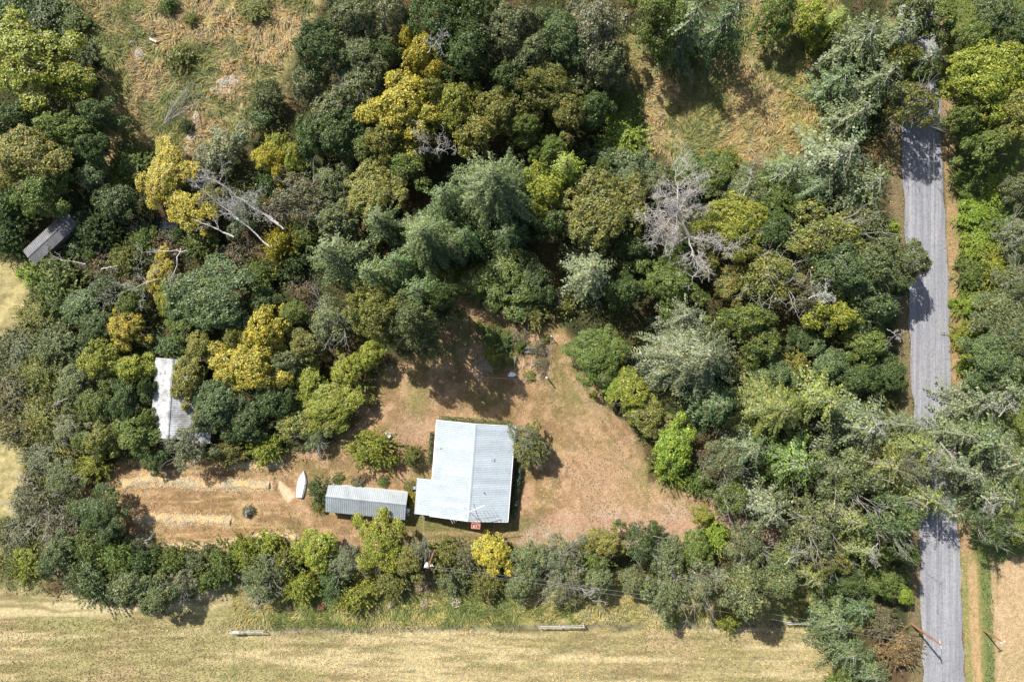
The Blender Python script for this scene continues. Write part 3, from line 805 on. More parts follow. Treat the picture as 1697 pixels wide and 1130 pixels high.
PROTO = {}
def proto(key):
    if key in PROTO: return PROTO[key]
    kind, var = key; seed = 100*'bBtsSfFwXG'.index(kind)+var*7+3; out = []
    if kind == 'b':      # leafy tree about 4 m crown radius
        R_, H_ = 4.0, 8.0; v, q = clump_crown(seed, R_, H_, 13, .27, 1.0); out = [('crown', mesh_q('leafy_crown', v, q, M['leaf']), 1)]
        out.append(('trunk', trunk_mesh('trunk', H_, .20, M['bark'], seed), 0)); lv, lq = limbs_for(seed, R_, H_, 7, 2); out.append(('limbs', mesh_q('limbs', lv, lq, M['bark']), 0))
    elif kind == 'B':    # large leafy tree about 6 m crown radius
        R_, H_ = 6.0, 12.0; v, q = clump_crown(seed, R_, H_, 20, .30, 1.0, .52, .3, .28, 1.0, 0, (.26, .46)); out = [('crown', mesh_q('leafy_crown', v, q, M['leaf']), 1)]
        out.append(('trunk', trunk_mesh('trunk', H_, .3, M['bark'], seed), 0)); lv, lq = limbs_for(seed, R_, H_, 9, 2, .13); out.append(('limbs', mesh_q('limbs', lv, lq, M['bark']), 0))
    elif kind == 't':    # open twiggy crown, bare pale twigs standing out of thin leaves
        R_, H_ = 4.5, 9.0; v, q = clump_crown(seed, R_, H_, 18, .25, .75, .40, .30, .42, .72, .15, (.22, .42)); out = [('crown', mesh_q('open_crown', v, q, M['leaf']), 1)]
        out.append(('trunk', trunk_mesh('trunk', H_, .22, M['pale_bark'], seed), 0)); lv, lq = limbs_for(seed, R_, H_, 10, 3, .07, True); out.append(('limbs', mesh_q('pale_limbs', lv, lq, M['pale_bark']), 0))
    elif kind in 'sS':
        R_, H_ = (2.0, 2.6) if kind == 's' else (3.2, 4.0); v, q = shrub_mass(seed, R_, H_, .20 if kind == 's' else .24, 60 if kind == 's' else 95)
        out = [('foliage', mesh_q('bush_foliage', v, q, M['leaf']), 1)]
        g = np.random.default_rng(seed); sg = []
        for i in range(6): branching(g, (g.normal()*.15, g.normal()*.15, -.2), (g.normal()*.5, g.normal()*.5, 1), H_*.5, .04, 1, .6, .2, (2, 3), .2, sg)
        lv, lq = tubes(sg, 4); out.append(('stems', mesh_q('stems', lv, lq, M['bark']), 0))
    elif kind in 'XG':   # full-grown conifers, same needle sprays on a bigger frame
        R_, H_ = 8.4, 21.0
        (v, q), (sv, sq), n = fir_crown(seed, R_, H_, 21, 9, .26, (.52, .18), 1.25, .15, .78, .28)
        out = [('crown', mesh_q('fir_crown', v, q, M['needle']), 1), ('branches', mesh_q('fir_branches', sv, sq, M['bark']), 0), ('trunk', trunk_mesh('trunk', H_, .42, M['bark'], seed, .97, 9), 0)]
    elif kind in 'fF':
        R_, H_ = (4.5, 15.0)
        (v, q), (sv, sq), n = fir_crown(seed, R_, H_) if kind == 'f' else fir_crown(seed, R_, 13.0, 15, 6, .12, (.42, .23), .95, .15, .60, .5)
        if kind == 'F': H_ = 13.0
        out = [('crown', mesh_q('fir_crown', v, q, M['needle']), 1), ('branches', mesh_q('fir_branches', sv, sq, M['pale_bark' if kind == 'F' else 'bark']), 0)]
        out.append(('trunk', trunk_mesh('trunk', H_, .30, M['bark'], seed, .97, 9), 0))
    elif kind == 'w':    # thicket of thin bare stems with few leaves
        R_, H_ = 2.5, 2.6; g = np.random.default_rng(seed); sg = []
        for i in range(34):
            th = g.uniform(0, 6.28); rr = g.uniform(0, R_*.7); branching(g, (rr*math.cos(th), rr*math.sin(th), 0), (math.cos(th)*.5, math.sin(th)*.5, .8), 1.5, .03, 2, .8, .45, (2, 3), -.1, sg)
        lv, lq = tubes(sg, 3); v, q = clump_crown(seed, R_, H_, 12, .2, .5, .3, 0.0, .4, .45)
        out = [('foliage', mesh_q('thin_foliage', v, q, M['leaf']), 1), ('stems', mesh_q('pale_stems', lv, lq, M['pale_bark']), 0)]
    PROTO[key] = (R_, H_, out); return PROTO[key]

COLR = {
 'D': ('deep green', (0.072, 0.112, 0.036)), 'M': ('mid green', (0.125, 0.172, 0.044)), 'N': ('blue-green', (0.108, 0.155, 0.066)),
 'G': ('grey-green', (0.142, 0.172, 0.082)), 'L': ('pale lichen-grey', (0.18, 0.198, 0.122)), 'E': ('olive green', (0.18, 0.19, 0.055)),
 'Y': ('yellow-green', (0.235, 0.265, 0.045)), 'B': ('bright lime-green', (0.21, 0.29, 0.045)), 'O': ('golden yellow', (0.375, 0.335, 0.06)),
 'A': ('olive and amber', (0.215, 0.22, 0.062)), 'R': ('russet brown', (0.19, 0.135, 0.075)), 'P': ('dry pinkish', (0.4, 0.3, 0.25)), 'K': ('dull grey-brown', (0.155, 0.15, 0.088)),
}
KN = {'b': ('leafy_tree', 'leafy tree', 'tree', 'leafy trees of the woodland'), 't': ('twiggy_tree', 'open twiggy tree', 'tree', 'open twiggy trees of the woodland'),
      's': ('shrub', 'shrub', 'shrub', 'shrubs and bushes'), 'f': ('conifer', 'conifer', 'conifer', 'conifers of the woodland'),
      'F': ('ragged_conifer', 'ragged spreading conifer', 'conifer', 'conifers of the woodland'), 'w': ('bare_thicket', 'bare-stemmed thicket', 'thicket', 'bare-stemmed thickets')}
CNT = {}
def plant(kind, u, v, rp, h, col, phrase):
    """u, v: centre of the crown in the photo; rp: its radius there in photo pixels; h: height in metres (0 = usual for its size)"""
    r0 = rp*.1
    if not h: h = {'b': 1.45*r0+2.2, 't': 1.35*r0+2.6, 's': 1.0*r0+.6, 'f': 2.5*r0+3.5, 'F': 2.0*r0+3.0, 'w': .6*r0+.8}[kind]
    zc = h*{'b': .72, 't': .72, 's': .6, 'f': .85, 'F': .8, 'w': .6}[kind]
    x, y = P(u, v, zc); r = r0*(H-h*.5)/H*(1.0 if kind == 'F' or r0 <= 1.9 else 1.06 if kind == 'f' or v > 690 else 1.18)
    k = kind
    if kind == 'b' and r > 4.6: k = 'B'
    if kind == 's' and r > 2.5: k = 'S'
    if kind in 'fF' and r > 6.4: k = 'X'
    nv = {'X': 2, 'b': 5, 'B': 3, 't': 4, 's': 4, 'S': 3, 'f': 4, 'F': 4, 'w': 3}[k]
    CNT[k] = CNT.get(k, -1)+1
    R_, H_, parts = proto((k, CNT[k] % nv))
    name, noun, cat, grp = KN[kind]
    size = 'big ' if r > 5.2 else ('small ' if r < 1.9 else '')
    o = empty(name, (x, y, gz(x, y)-.05), random.uniform(0, 6.28))
    st = random.uniform(.84, 1.2) if kind in 'bts' else random.uniform(.95, 1.06); o.scale = (r/R_*st, r/R_/st, h/H_)
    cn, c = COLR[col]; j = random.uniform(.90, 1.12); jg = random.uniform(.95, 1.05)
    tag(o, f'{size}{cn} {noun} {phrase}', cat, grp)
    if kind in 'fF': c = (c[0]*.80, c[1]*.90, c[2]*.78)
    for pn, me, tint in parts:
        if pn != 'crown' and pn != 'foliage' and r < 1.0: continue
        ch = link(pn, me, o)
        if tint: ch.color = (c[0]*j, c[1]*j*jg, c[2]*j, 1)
    return o
TABLE = """
# --- north-west corner, beyond the line
b 38 95 70 11 Y in the top left corner, the widest crown by the left edge
b 112 128 38 8 Y just right of the wide crown in the top left corner
b 45 262 55 10 A on the left edge above the weathered shed
b 62 318 42 9 M between the amber tree on the left edge and the weathered shed
b 18 195 36 9 D cut by the left edge between two yellowish crowns
b 92 215 38 9 M right of the yellowish left-edge trees, halfway to the meadow
b 160 185 32 8 D in the shaded western border of the meadow, beside its upper half
b 145 240 30 8 D at the meadow's western border, level with the fallen dry tree
b 150 292 28 6 N at the meadow's western border, below the darkest shade
s 18 18 34 3.5 D in the very top left corner
s 72 30 36 3 N along the top edge, second bush from the top left corner
s 120 40 24 2.2 M along the top edge at the rim of the west meadow
s 138 85 20 2 G at the rim of the west meadow beside the top left yellow crown
b 188 338 34 6 D right of the weathered shed, below the meadow's brown strip
s 218 272 26 2.5 M at the lower end of the west meadow, left of the golden willow
s 195 305 18 2 B below the meadow's brown strip, beside the golden willow
b 272 295 46 6 O at the lower end of the west meadow above the creek
b 312 345 34 6 O below the big golden willow at the creek bank
b 372 240 36 6 L at the foot of the west meadow, right of the stony strip
b 345 262 24 4 L between the golden willow and the grey tree at the meadow foot
s 442 160 22 4 G standing alone in the east part of the west meadow, upper of two
s 438 196 20 3 N standing alone in the east part of the west meadow, lower of two
s 296 92 21 2.2 E alone in the middle of the west meadow beside the white log
s 278 8 14 1.8 M at the top edge above the lone meadow bush
s 316 30 12 1.4 E small tuft at the top of the west meadow
s 418 12 22 1.8 E at the top edge of the west meadow towards its right end
s 308 208 11 1.6 D left of the stony strip in the west meadow
s 455 255 24 3 Y on the meadow's lower right rim next to the golden fringe
s 15 342 30 5 D cut by the left edge, above the weathered shed
s 12 392 28 4 D cut by the left edge, left of the weathered shed
s 150 378 28 4 D touching the right end of the weathered shed
s 120 408 20 2.5 N below the right half of the weathered shed
s 55 452 20 2 B just under the lower end of the weathered shed
# --- west border
s 92 470 38 4 M below the weathered shed at the western border
b 128 505 34 4 N at the western border, level with the big round blue-green tree
s 62 520 28 2 E in the western scrub, below the dry grass patch
s 28 575 28 1.8 L on the left edge in the western scrub, upper half
s 96 570 32 3 G in the western scrub beside the olive edge bush
s 62 618 28 2 E in the western scrub, level with the barn's upper end
b 118 640 32 5 G in the western border, left of the barn
s 20 650 30 2.2 K on the left edge, level with the barn
s 72 690 30 2.4 E in the western scrub, level with the barn's middle
b 112 715 30 4 L left of the barn with a dead twig through it
s 18 718 22 1.8 K on the left edge above the lower dry grass patch
s 70 760 28 2 L in the western scrub, just above the thorny grey mass
t 102 790 30 3.5 G at the border, level with the upper straw row
w 55 830 44 2.8 K near the left edge, upper of the two grey-brown thickets
w 92 870 34 2.5 K thorny mass beside the dark round tree at the lawn's end
s 22 890 24 1.6 L on the left edge near the corner of the lower field
s 40 935 26 2 Y at the top left corner of the lower field
b 92 920 34 4.5 N at the corner of the lower field, outer end of the hedge
# --- inside, western wood
s 182 392 18 3 D at the creek's western bend
s 238 398 22 3 M right of the creek's western bend
w 268 412 24 2.5 R between the creek and the forked bare limbs
w 165 440 22 2.2 R under the bare pale log left of the golden trees
s 205 430 22 3 E beneath the pale bare branches in the west wood
b 262 455 27 5 O beside the forked bare limbs, upper golden crown
b 280 500 24 5 Y below the upper golden crown, left of the round blue-green tree
w 228 470 24 2.6 K pale twigs left of the golden crown in the west wood
b 175 478 28 5 D just inside the western border, level with the golden crowns
b 215 500 24 5 M left of the olive-gold crown in the west wood
b 348 492 60 9 N large rounded crown in the middle of the west wood
b 205 545 32 6 O low golden tree above the barn's left side
b 160 545 28 5 D just inside the western border above the barn
s 277 574 23 3 N neat dome touching the upper end of the barn
w 386 425 30 2.6 R below the fallen grey trunks
s 428 455 24 3.5 M right of the round blue-green tree at the dark hollow
s 330 400 24 3 M among the fallen grey trunks, lower left
b 405 355 30 4 N under the crossing grey trunks
b 345 330 26 4 E under the upper end of the grey fallen trunks
s 446 305 20 4 D above the fallen grey trunks
s 462 405 22 5 O golden clump beside the shadow of the fallen trunks
b 440 262 22 6 O golden fringe above the fallen grey trunks
b 460 288 17 6 O narrow golden fringe right of the fallen trunks
w 448 345 26 3.5 R pale orange twigs where the fallen trunks meet
b 438 552 38 9 O tall golden crown, upper of the two above the lawn's west wood
b 412 606 50 9 O the broadest golden crown, above the dark oak by the barn
b 330 575 26 6 A right of the neat dome above the barn
b 310 628 34 7 A overhanging the middle of the barn roof
b 160 598 30 6 Y left of the barn inside the western border, upper
b 214 612 30 6 Y touching the barn's upper left roof edge
b 205 662 32 6 D left of the middle of the barn
b 158 668 32 6 M inside the western border, left of the barn's middle
b 165 728 34 6 E inside the western border, near the lawn's far end
b 222 722 38 6 M left of the barn's lower end
s 152 772 24 3 Y inside the western border just above the lawn
b 362 668 46 7 N dark dome right of the barn's lower roof
t 312 742 37 7 L shading the upper straw row at the barn's lower end
b 250 760 26 4 D between the barn tree and the lawn's left end
b 405 708 34 6 D right of the barn tree, over the lawn rim
b 448 660 36 7 D below the broad golden crown
s 378 748 24 3 E on the lawn rim right of the barn tree
s 440 742 26 3.2 Y on the lawn rim above the upper straw row's end
b 488 700 38 5 E on the lawn rim, left of the spot with pale flowers
b 545 672 42 5 Y big bush spreading towards the house lawn, left of the open grass
b 508 632 34 5 Y behind the spreading bush west of the house lawn
t 520 722 30 4 G with pale dry flowers, above the rowboat
b 575 612 30 5 Y above the pointed shadow on the lawn's west side
s 592 650 20 3 E at the lawn's west rim below the pointed shadow
b 500 575 32 7 E right of the tall golden crown
t 545 530 42 8 G above the yellow-green bushes west of the lawn
b 490 520 24 7 M between the golden tree and the grey twiggy one
b 610 592 26 6 Y at the lawn rim left of the grey boards
w 505 485 22 3 R reddish stems in the gap left of the central conifers
# --- inside, northern wood
b 560 220 40 9 D against the northern line, left of the gold crowns
b 512 232 34 8 D against the northern line, second dark crown from the gold trees
b 488 258 24 7 Y on the northern line with a golden rim
b 600 245 30 8 M above the creek pool in the north wood
b 666 178 58 12 O the tallest gold and green crown at the northern tip
b 640 226 36 10 A below the tallest gold crown at the northern tip
b 752 172 46 11 Y right of the tallest gold crown at the northern tip
b 788 214 38 10 A lower right of the gold crowns at the northern tip
b 700 238 26 7 E around the broken pale branches in the north wood
b 700 92 34 10 O beyond the northern tip, standing out of the dark trees
b 674 62 22 9 O uppermost golden crown, beyond the northern tip
b 722 118 24 10 O between the outer golden crown and the northern tip
b 830 180 36 10 E under the northern line right of the gold crowns
b 868 208 30 9 M under the slanting north-east line, left of the starry conifer
b 545 300 32 7 G left of the dark creek pool
t 502 325 42 8 K greyish, right of the fallen grey trunks
b 620 316 46 8 A rounded, just below the creek pool in the north wood
b 672 272 34 8 M right of the creek pool in the north wood
b 552 362 36 8 G between the grey twiggy tree and the central conifers
f 818 292 86 21 G the tallest and widest of the central stand
f 735 320 48 16 N left shoulder of the tallest central conifer
f 700 385 66 18 G in the middle of the central stand, level with the dead snag
f 622 360 44 14 G upper left of the central stand
f 540 415 60 16 G westernmost of the central stand, with pale branch tips
f 608 450 48 17 G lower left of the central stand, in front
f 655 432 42 15 N between the two lower conifers of the central stand
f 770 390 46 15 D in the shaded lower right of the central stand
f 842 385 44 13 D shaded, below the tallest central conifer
b 625 522 48 17 E above the grey boards at the lawn's top
f 692 482 56 21 N casting the long shade on the house lawn
b 690 530 48 21 G tall grey one throwing the long shade on the lawn
t 720 500 26 8 G right rim of the trees over the grey tarpaulin
f 940 268 42 13 Y star-shaped and yellowish under the north-east line
b 902 312 34 10 Y right of the tallest central conifer
b 922 365 30 9 D between the central stand and the olive dome
b 912 252 26 9 M left of the star-shaped conifer
b 1000 350 62 12 E olive dome below the bend of the north-east line
b 1000 300 26 9 M under the north-east line, above the olive dome
b 835 455 56 6 M broad low canopy in shade beside the brown path
b 795 478 24 4 M edging the brown path on its right
b 884 462 36 6 D right end of the shaded canopy above the garden plot
s 880 512 26 3 E on the lawn rim above the garden plot
s 740 455 20 3.5 Y edging the brown path on its left
s 800 418 26 5 D where the brown path vanishes under the trees
f 985 446 58 15 L pale-tipped, standing between garden plot and olive dome
w 925 492 18 3 K purplish stems left of the pale-tipped conifer
s 935 505 16 2.5 E left foot of the pale-tipped conifer
b 1040 480 30 9 D right of the pale-tipped conifer
b 1052 410 30 9 D left of the dead snag's lower fork
# --- inside, eastern wood
b 1113 468 48 10 M rounded, below the dead snag
b 1218 374 50 10 Y shadowed crown right of the dead snag
b 1276 385 36 9 D right of the shadowed crown near the upper line
b 1140 420 26 7 D beneath the forks of the dead snag
t 1372 392 60 11 E broad and open below the upper line
b 1440 372 34 9 G close to the upper right corner of the line
b 1478 378 18 7 B at the upper right corner beside the road
b 1178 440 20 6 A right of the dead snag's lowest branches
b 1212 472 28 6 A with orange leaves, below the shadowed crown
t 1282 452 56 10 E with bare grey twigs in its lower half
t 1348 492 34 8 K bare grey twigs poking out, east wood
b 1398 448 50 12 N grey-blue, left of the overhanging roadside branches
b 1450 440 44 13 G tall beside the road, its branches over the road
b 1512 432 34 11 G reaching out over the road below the line's corner
b 1385 518 40 9 Y over the dark hollow in the east wood
b 1240 530 38 9 M above the dark hollow, right of the widest conifer
b 1455 505 38 10 N beside the road, second below the overhanging branches
b 1488 470 24 9 D along the road under the overhanging branches
b 1442 570 36 7 M beside the road, level with the dark hollow
b 1335 560 24 4 D low in the dark hollow of the east wood
f 1172 590 88 19 L the widest conifer of the east side with pale tips
f 1200 672 52 15 N shaded lower side of the widest eastern conifer
F 1140 520 42 14 L upper shoulder of the widest eastern conifer
b 1268 572 34 8 M right of the widest eastern conifer
b 1290 622 30 7 N lower right of the widest eastern conifer
s 1322 606 20 4 A under the dark hollow of the east wood
b 1372 604 34 6 N low dome below the dark hollow
b 1420 628 30 6 D between the low dome and the road
b 1478 618 30 6 D in the roadside shade, middle of the road's length
b 988 588 44 6 M hazel-like bush at the lawn's east rim beside the garden plot
b 1046 650 38 5.5 Y on the lawn's east rim, second below the garden plot
b 1078 690 34 5 E twiggy on the lawn's east rim, third below the garden plot
b 1018 640 20 4 B at the lawn rim between the hazel-like bush and the next
b 1116 740 43 6 B glowing at the lawn's east corner
s 1112 780 26 3.2 B lower skirt of the glowing bush at the lawn's east corner
w 1168 752 16 2.5 R reddish tuft right of the glowing bush
s 1160 800 20 3 M below the reddish tuft at the end of the lawn
F 1300 680 78 13 E the widest of the pale south-east crowns, upper left
F 1380 668 58 13 E upper middle of the pale south-east crowns
F 1448 712 62 14 L with bleached twigs beside the road
F 1250 745 52 12 G left middle of the pale south-east crowns
t 1200 765 36 9 G leftmost of the south-east crowns, over the lawn end
F 1330 770 60 13 M in the middle of the south-east crowns
t 1404 790 56 12 G shaded, right of the middle of the south-east crowns
F 1478 775 46 12 E by the road in the south-east wood
t 1215 828 42 9 M over the drive's end, upper
F 1280 850 56 12 L centre of the lowest row in the south-east wood
t 1350 868 52 11 G right of the lowest row's centre in the south-east wood
F 1420 866 52 12 E second from the road in the south-east wood
t 1480 856 48 15 N south-east wood's last crown before the road
F 1440 914 44 11 E with forked white twigs at the lower right corner
t 1242 905 40 8 G on the lower line where the drive ends
t 1312 920 36 8 M on the lower line, second right of the drive's end
t 1375 925 36 8 E on the lower line, third right of the drive's end
s 1185 890 26 3.5 B at the end of the drive
b 1165 855 18 4 Y at the tip of the lawn by the drive's end
b 1498 915 28 13 D inside the lower right corner by the road
# --- the hedge along the bottom line
b 166 850 46 6 D round, alone at the left end of the mown lawn
s 148 908 32 4 M hedge bush below the round dark tree
s 192 922 30 4 M hedge bush, second from the lower left corner
w 232 898 20 2.6 K with a pale fallen branch at the hedge's lawn side
s 238 932 28 4 D hedge bush, third from the lower left corner
s 284 930 26 4 M hedge bush below the left straw row
s 326 928 24 4 G hedge bush below the right end of the straw row
s 368 932 28 4 M hedge bush below the brush heap
s 408 918 26 4 Y hedge bush below the right side of the brush heap
s 444 905 22 3.5 Y hedge bush poking onto the straw strip
t 432 946 36 5 G grey-leaved, in the hedge left of the boat
s 474 928 24 4 E hedge bush straight below the rowboat
b 522 914 38 5 Y golden-green, in the hedge below the long shed's left end
t 575 932 30 5 L with pale flowers, in the hedge below the long shed
b 628 900 50 7 Y the highest hedge crown, below the long shed's right end
b 672 932 32 6 E in the hedge beside the service pole
t 695 912 24 5 L pale-flowered, touching the service pole
s 735 920 26 3.5 E dull, in the hedge right of the service pole
s 770 920 26 3.2 K dull, in the hedge below the house's left half
b 818 916 38 5 O yellow hedge bush below the house chimney
b 878 924 30 5 G grey hedge bush right of the yellow one
t 934 926 40 6 L whitish, in the hedge below the driveway's left end
b 1008 900 32 6 A rounded hedge crown at the driveway
t 1062 895 36 7 D spiky dark hedge tree over the driveway
s 985 930 26 4 M hedge bush under the rounded crown at the driveway
b 1106 918 34 6 G hedge tree below the driveway's middle
b 1155 912 32 6 M hedge tree below the driveway's right part
# --- outside, south of the line
s 150 965 36 5 N outer side of the hedge near its lower left corner
b 212 975 36 7 G outer side of the hedge, second from its left corner
b 258 990 34 7 G shading the lower field, outer hedge
t 300 968 26 5 L twiggy, outer hedge above the shaded field corner
s 345 958 24 4 M outer hedge left of the grey-leaved one
t 432 978 32 5 G hanging out over the grassy strip
s 498 972 26 3.5 Y arching golden-green bush on the grassy strip
s 552 968 24 3.5 N outer hedge below the pale-flowered bush
s 590 990 27 3.5 Y arching bush farthest out on the grassy strip
s 648 962 28 3.5 E drooping, outer hedge below the service pole
s 700 962 16 2 P outer hedge gap below the service pole
s 752 962 24 3 G outer hedge below the dull bushes
s 806 968 26 3.5 E outer hedge below the yellow bush
b 866 966 32 5 G hanging to the strip right of the yellow bush
t 935 970 36 6 L whitish branches spread over the strip
b 990 962 28 6 G left of the long pointed shade on the lower field
b 1052 966 26 6 G above the right end of the curved fence rail
t 1108 985 44 9 G first of the trees shading the lower field
t 1168 970 36 12 L pale-twigged, second tree shading the lower field
b 1235 990 46 14 G broad pale crown shading the lower field
s 1212 1022 22 3.5 Y yellowish bush in the shade below the broad pale crown
b 1292 965 32 13 G on the line, third tree shading the lower field
F 1352 962 30 13 E ragged tip over the shaded verge
b 1410 968 34 6 D shaded between the field corner and the road
b 1470 962 34 6 M shaded, beside the road below the corner
b 1494 984 22 4.5 B bright clump by the road above the roadside pole
F 1388 1035 46 8 G at the right end of the lower field's fence
F 1432 1012 36 7 N between field fence and roadside pole
F 1412 1085 46 8 G at the bottom of the field's right end
F 1450 1122 38 7 G cut by the bottom edge left of the road
s 1492 1078 30 3.5 R rusty bush between the roadside pole and bottom edge
s 1395 1135 24 3 M cut by the bottom edge at the field's right end
s 1465 1035 24 3 K dry bush left of the roadside pole
# --- east of the road
b 1640 128 62 12 Y wide maple at the top right, east of the road
b 1600 195 30 10 M left half of the maples over the road's upper end
b 1688 182 46 12 A yellowing maple cut by the right edge
b 1640 236 36 10 M low lobe of the maples east of the road
b 1612 62 34 8 M east of the road near the top edge
b 1688 52 36 9 D cut by the right edge near the top
b 1655 18 34 8 N at the top edge, east of the road
s 1600 108 26 3 B on the verge near the top of the road
s 1690 112 22 4 E between the maples on the right edge
s 1612 300 26 2.4 M first bush under the maples, east verge
s 1652 318 28 2.6 B right of the first bush under the maples
b 1690 310 26 6 G cut by the right edge below the maples
s 1618 350 26 2.2 B second bush on the east verge
s 1660 372 26 2.4 M between east verge and the grey lichen tree
t 1686 390 32 7 L pale lichen-covered, on the right edge
s 1622 402 24 2.2 B third bush on the east verge
s 1612 452 24 2.2 M fourth bush on the east verge
s 1650 440 30 2.6 Y beside the grey lichen tree's foot
t 1684 470 36 7 G below the lichen tree on the right edge
s 1615 505 22 2.2 B fifth bush on the east verge
b 1655 515 38 7 G east verge, first of the tall stand
s 1608 560 22 2.2 Y sixth bush on the east verge
b 1690 560 46 10 G cut by the right edge, upper tall stand
s 1605 606 18 2 B seventh bush on the east verge
b 1645 600 44 10 N in the tall eastern stand, level with the widest conifer
F 1648 668 48 12 L first bleached crown of the eastern stand
F 1694 650 44 13 G cut by the right edge, middle of the eastern stand
F 1604 722 32 11 L leaning over the road from the east
F 1650 735 56 13 G with bleached twigs, centre of the eastern stand
F 1694 770 50 13 L cut by the right edge, below the stand's centre
F 1615 785 44 12 L over the road's covered stretch, east side
F 1668 825 54 12 G lowest tall crown of the eastern stand
t 1640 870 38 10 N above the farm strip's upper end
b 1690 880 34 8 M cut by the right edge above the dry field
F 1542 745 42 12 E leaning over the road from the west wood
F 1548 830 46 12 E over the road at the lower right of the property
t 1520 775 30 10 L bleached twigs over the road's covered stretch
F 1522 706 24 11 L tip over the road's west edge
# --- north, beyond the line
b 532 78 46 11 D leftmost of the northern crowns, against the west meadow
b 512 138 32 8 G lower left of the northern crowns by the meadow
b 585 28 50 11 G at the top edge, second of the northern crowns
b 602 92 44 9 G in the middle of the northern crowns by the meadow
t 592 140 46 9 G greyish, touching the line left of the northern tip
b 550 180 38 8 G touching the line left of the gold crowns
b 648 20 34 11 L pale-topped at the top edge
b 640 85 28 9 D beside the uppermost golden crown
b 722 30 48 12 D shaded, at the top edge right of the pale one
b 775 84 48 12 D right of the outer golden crowns
b 790 20 44 13 D at the top edge, fourth of the northern crowns
b 838 45 50 13 G grey-leaved, top edge, left of the pale trees
b 880 88 44 12 G below the grey-leaved top edge tree
b 842 125 34 10 D touching the line right of the northern tip
b 908 142 42 11 E with yellowish sprays, above the slanting line
b 930 62 46 12 N between the grey-leaved and the pale top trees
b 985 45 56 13 L the palest and widest crown at the top
b 1000 108 40 11 G below the palest top crown
b 940 190 32 10 E on the slanting line, above the starry conifer
b 985 175 32 9 D shaded, left rim of the north-east meadow
s 1030 225 34 3 B sunlit bush at the lower left of the north-east meadow
s 1002 262 26 3 N on the slanting line below the meadow
b 1048 292 38 5 N left of the dead snag's top
s 1040 180 24 2.5 M left rim of the north-east meadow
b 1092 300 28 5 G behind the dead snag's top
b 1090 18 48 14 M top edge, right of the palest crown
F 1150 24 56 16 G tall, throwing the long shade on the north-east meadow
F 1215 18 52 16 D at the top edge above the shaded meadow
b 1190 290 36 4.5 M below the north-east meadow, second
b 1138 282 34 4.5 M below the north-east meadow, first right of the snag
b 1240 312 38 4.5 G below the north-east meadow, third
s 1205 262 18 2.5 Y tuft on the north-east meadow's lower rim
b 1296 318 36 5 M below the north-east meadow, fourth
w 1262 285 20 2.5 K dead twigs on the lower rim of the north-east meadow
F 1318 275 42 11 G left of the big trees beside the upper road
F 1404 250 66 15 L widest crown beside the upper road
F 1356 308 42 11 N under the widest crown beside the upper road
F 1452 300 52 13 G on the line beside the upper road
F 1430 180 52 14 G right of the north-east meadow, middle
F 1405 120 42 13 N right rim of the north-east meadow
F 1472 120 56 15 G over the upper road's west side
F 1440 52 56 14 G top edge west of the road
F 1502 45 54 15 G top edge over the road
F 1540 95 46 14 G covering the top of the road
t 1520 170 40 12 E lowest crown over the upper road
b 1345 28 36 9 Y sunlit at the top edge beside the shaded meadow
b 1290 12 34 9 M at the top edge, right of the meadow's shade
f 1398 22 34 11 Y star-shaped at the top edge
b 1558 30 36 10 M top edge over the road's right side
F 1580 850 30 11 L crown bridging the covered road, lower
s 482 436 22 3.5 D at the creek bend right of the big round blue-green tree
s 508 392 24 3.5 M over the creek at the foot of the western conifer
s 300 380 18 3 D over the creek below the golden crowns
s 150 420 16 2.5 M over the creek's left end
b 240 695 18 6 M over the barn's left roof slope
b 338 690 26 6 G at the barn's right side above the lean-to
b 240 640 17 6 D between barn wall and yellow-green tree
f 750 402 34 13 G behind the brown path's upper end
b 466 600 30 7 G between the broad golden crown and the olive tree
b 385 560 24 7 E left of the tall golden crown
b 432 505 28 6 D under the small tail of the golden crown
b 300 535 26 5 M right of the low golden tree above the barn
b 130 730 22 4 M on the western line, level with the barn's foot
b 720 150 28 11 E between the two tallest crowns at the northern tip
b 690 205 26 9 M below the tallest gold and green crown
b 1520 12 34 11 G top edge over the road's left side
b 1528 118 30 11 M over the road's upper end among conifers
b 1500 95 28 12 E beside the road's upper end, left
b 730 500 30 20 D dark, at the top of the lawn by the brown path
"""  # last tree in the table is added to darken the shadow on the lawn
for line in TABLE.strip().splitlines():
    if line.startswith('#'): continue
    k, u, v, r, h, c, phrase = line.split(' ', 6)
    plant(k, float(u), float(v), float(r), float(h), c, phrase)

# ------------------------------------------------------------------ dead and fallen trees
def W(u, v, z): p = P(u, v, z); return np.array([p[0], p[1], z])

def bare_tree(name, base, tip_segs, label, mat, seed, r=.22, cat='dead tree', limbs=(), depth=3, gnarl=.5, spread=.9, shrink=.66, kids=(2, 4)):
    """limbs: list of (start, end, radius); every limb grows crooked twigs"""
    g = np.random.default_rng(seed); o = empty(name, tuple(base)); b = np.array(base, float)
    v, q = tubes([(np.array(a)-b, np.array(c)-b, ra, rb) for a, c, ra, rb in tip_segs], 8); link('trunk', mesh_q('trunk', v, q, mat, True), o)
    for (s, e, rad, n) in limbs:
        s = np.array(s, float)-b; e = np.array(e, float)-b; d = e-s; L = np.linalg.norm(d); out = []; p = s; k = 6
        for i in range(k):
            qn = s+d*(i+1)/k+g.normal(size=3)*L*.035; out.append((p, qn, rad*(1-.7*i/k), rad*(1-.7*(i+1)/k)))
            for j in range(n if i > 0 else 1):
                branching(g, qn, unit(d/L+rdir(g, 1)[0]*.95), L*g.uniform(.18, .34), rad*.45, depth, spread, gnarl, kids, 0, out, shrink)
            p = qn
        v, q = tubes(out, 4); link('limb', mesh_q('bare_limb', v, q, mat), o)
    tag(o, label, cat, 'dead and fallen trees'); return o

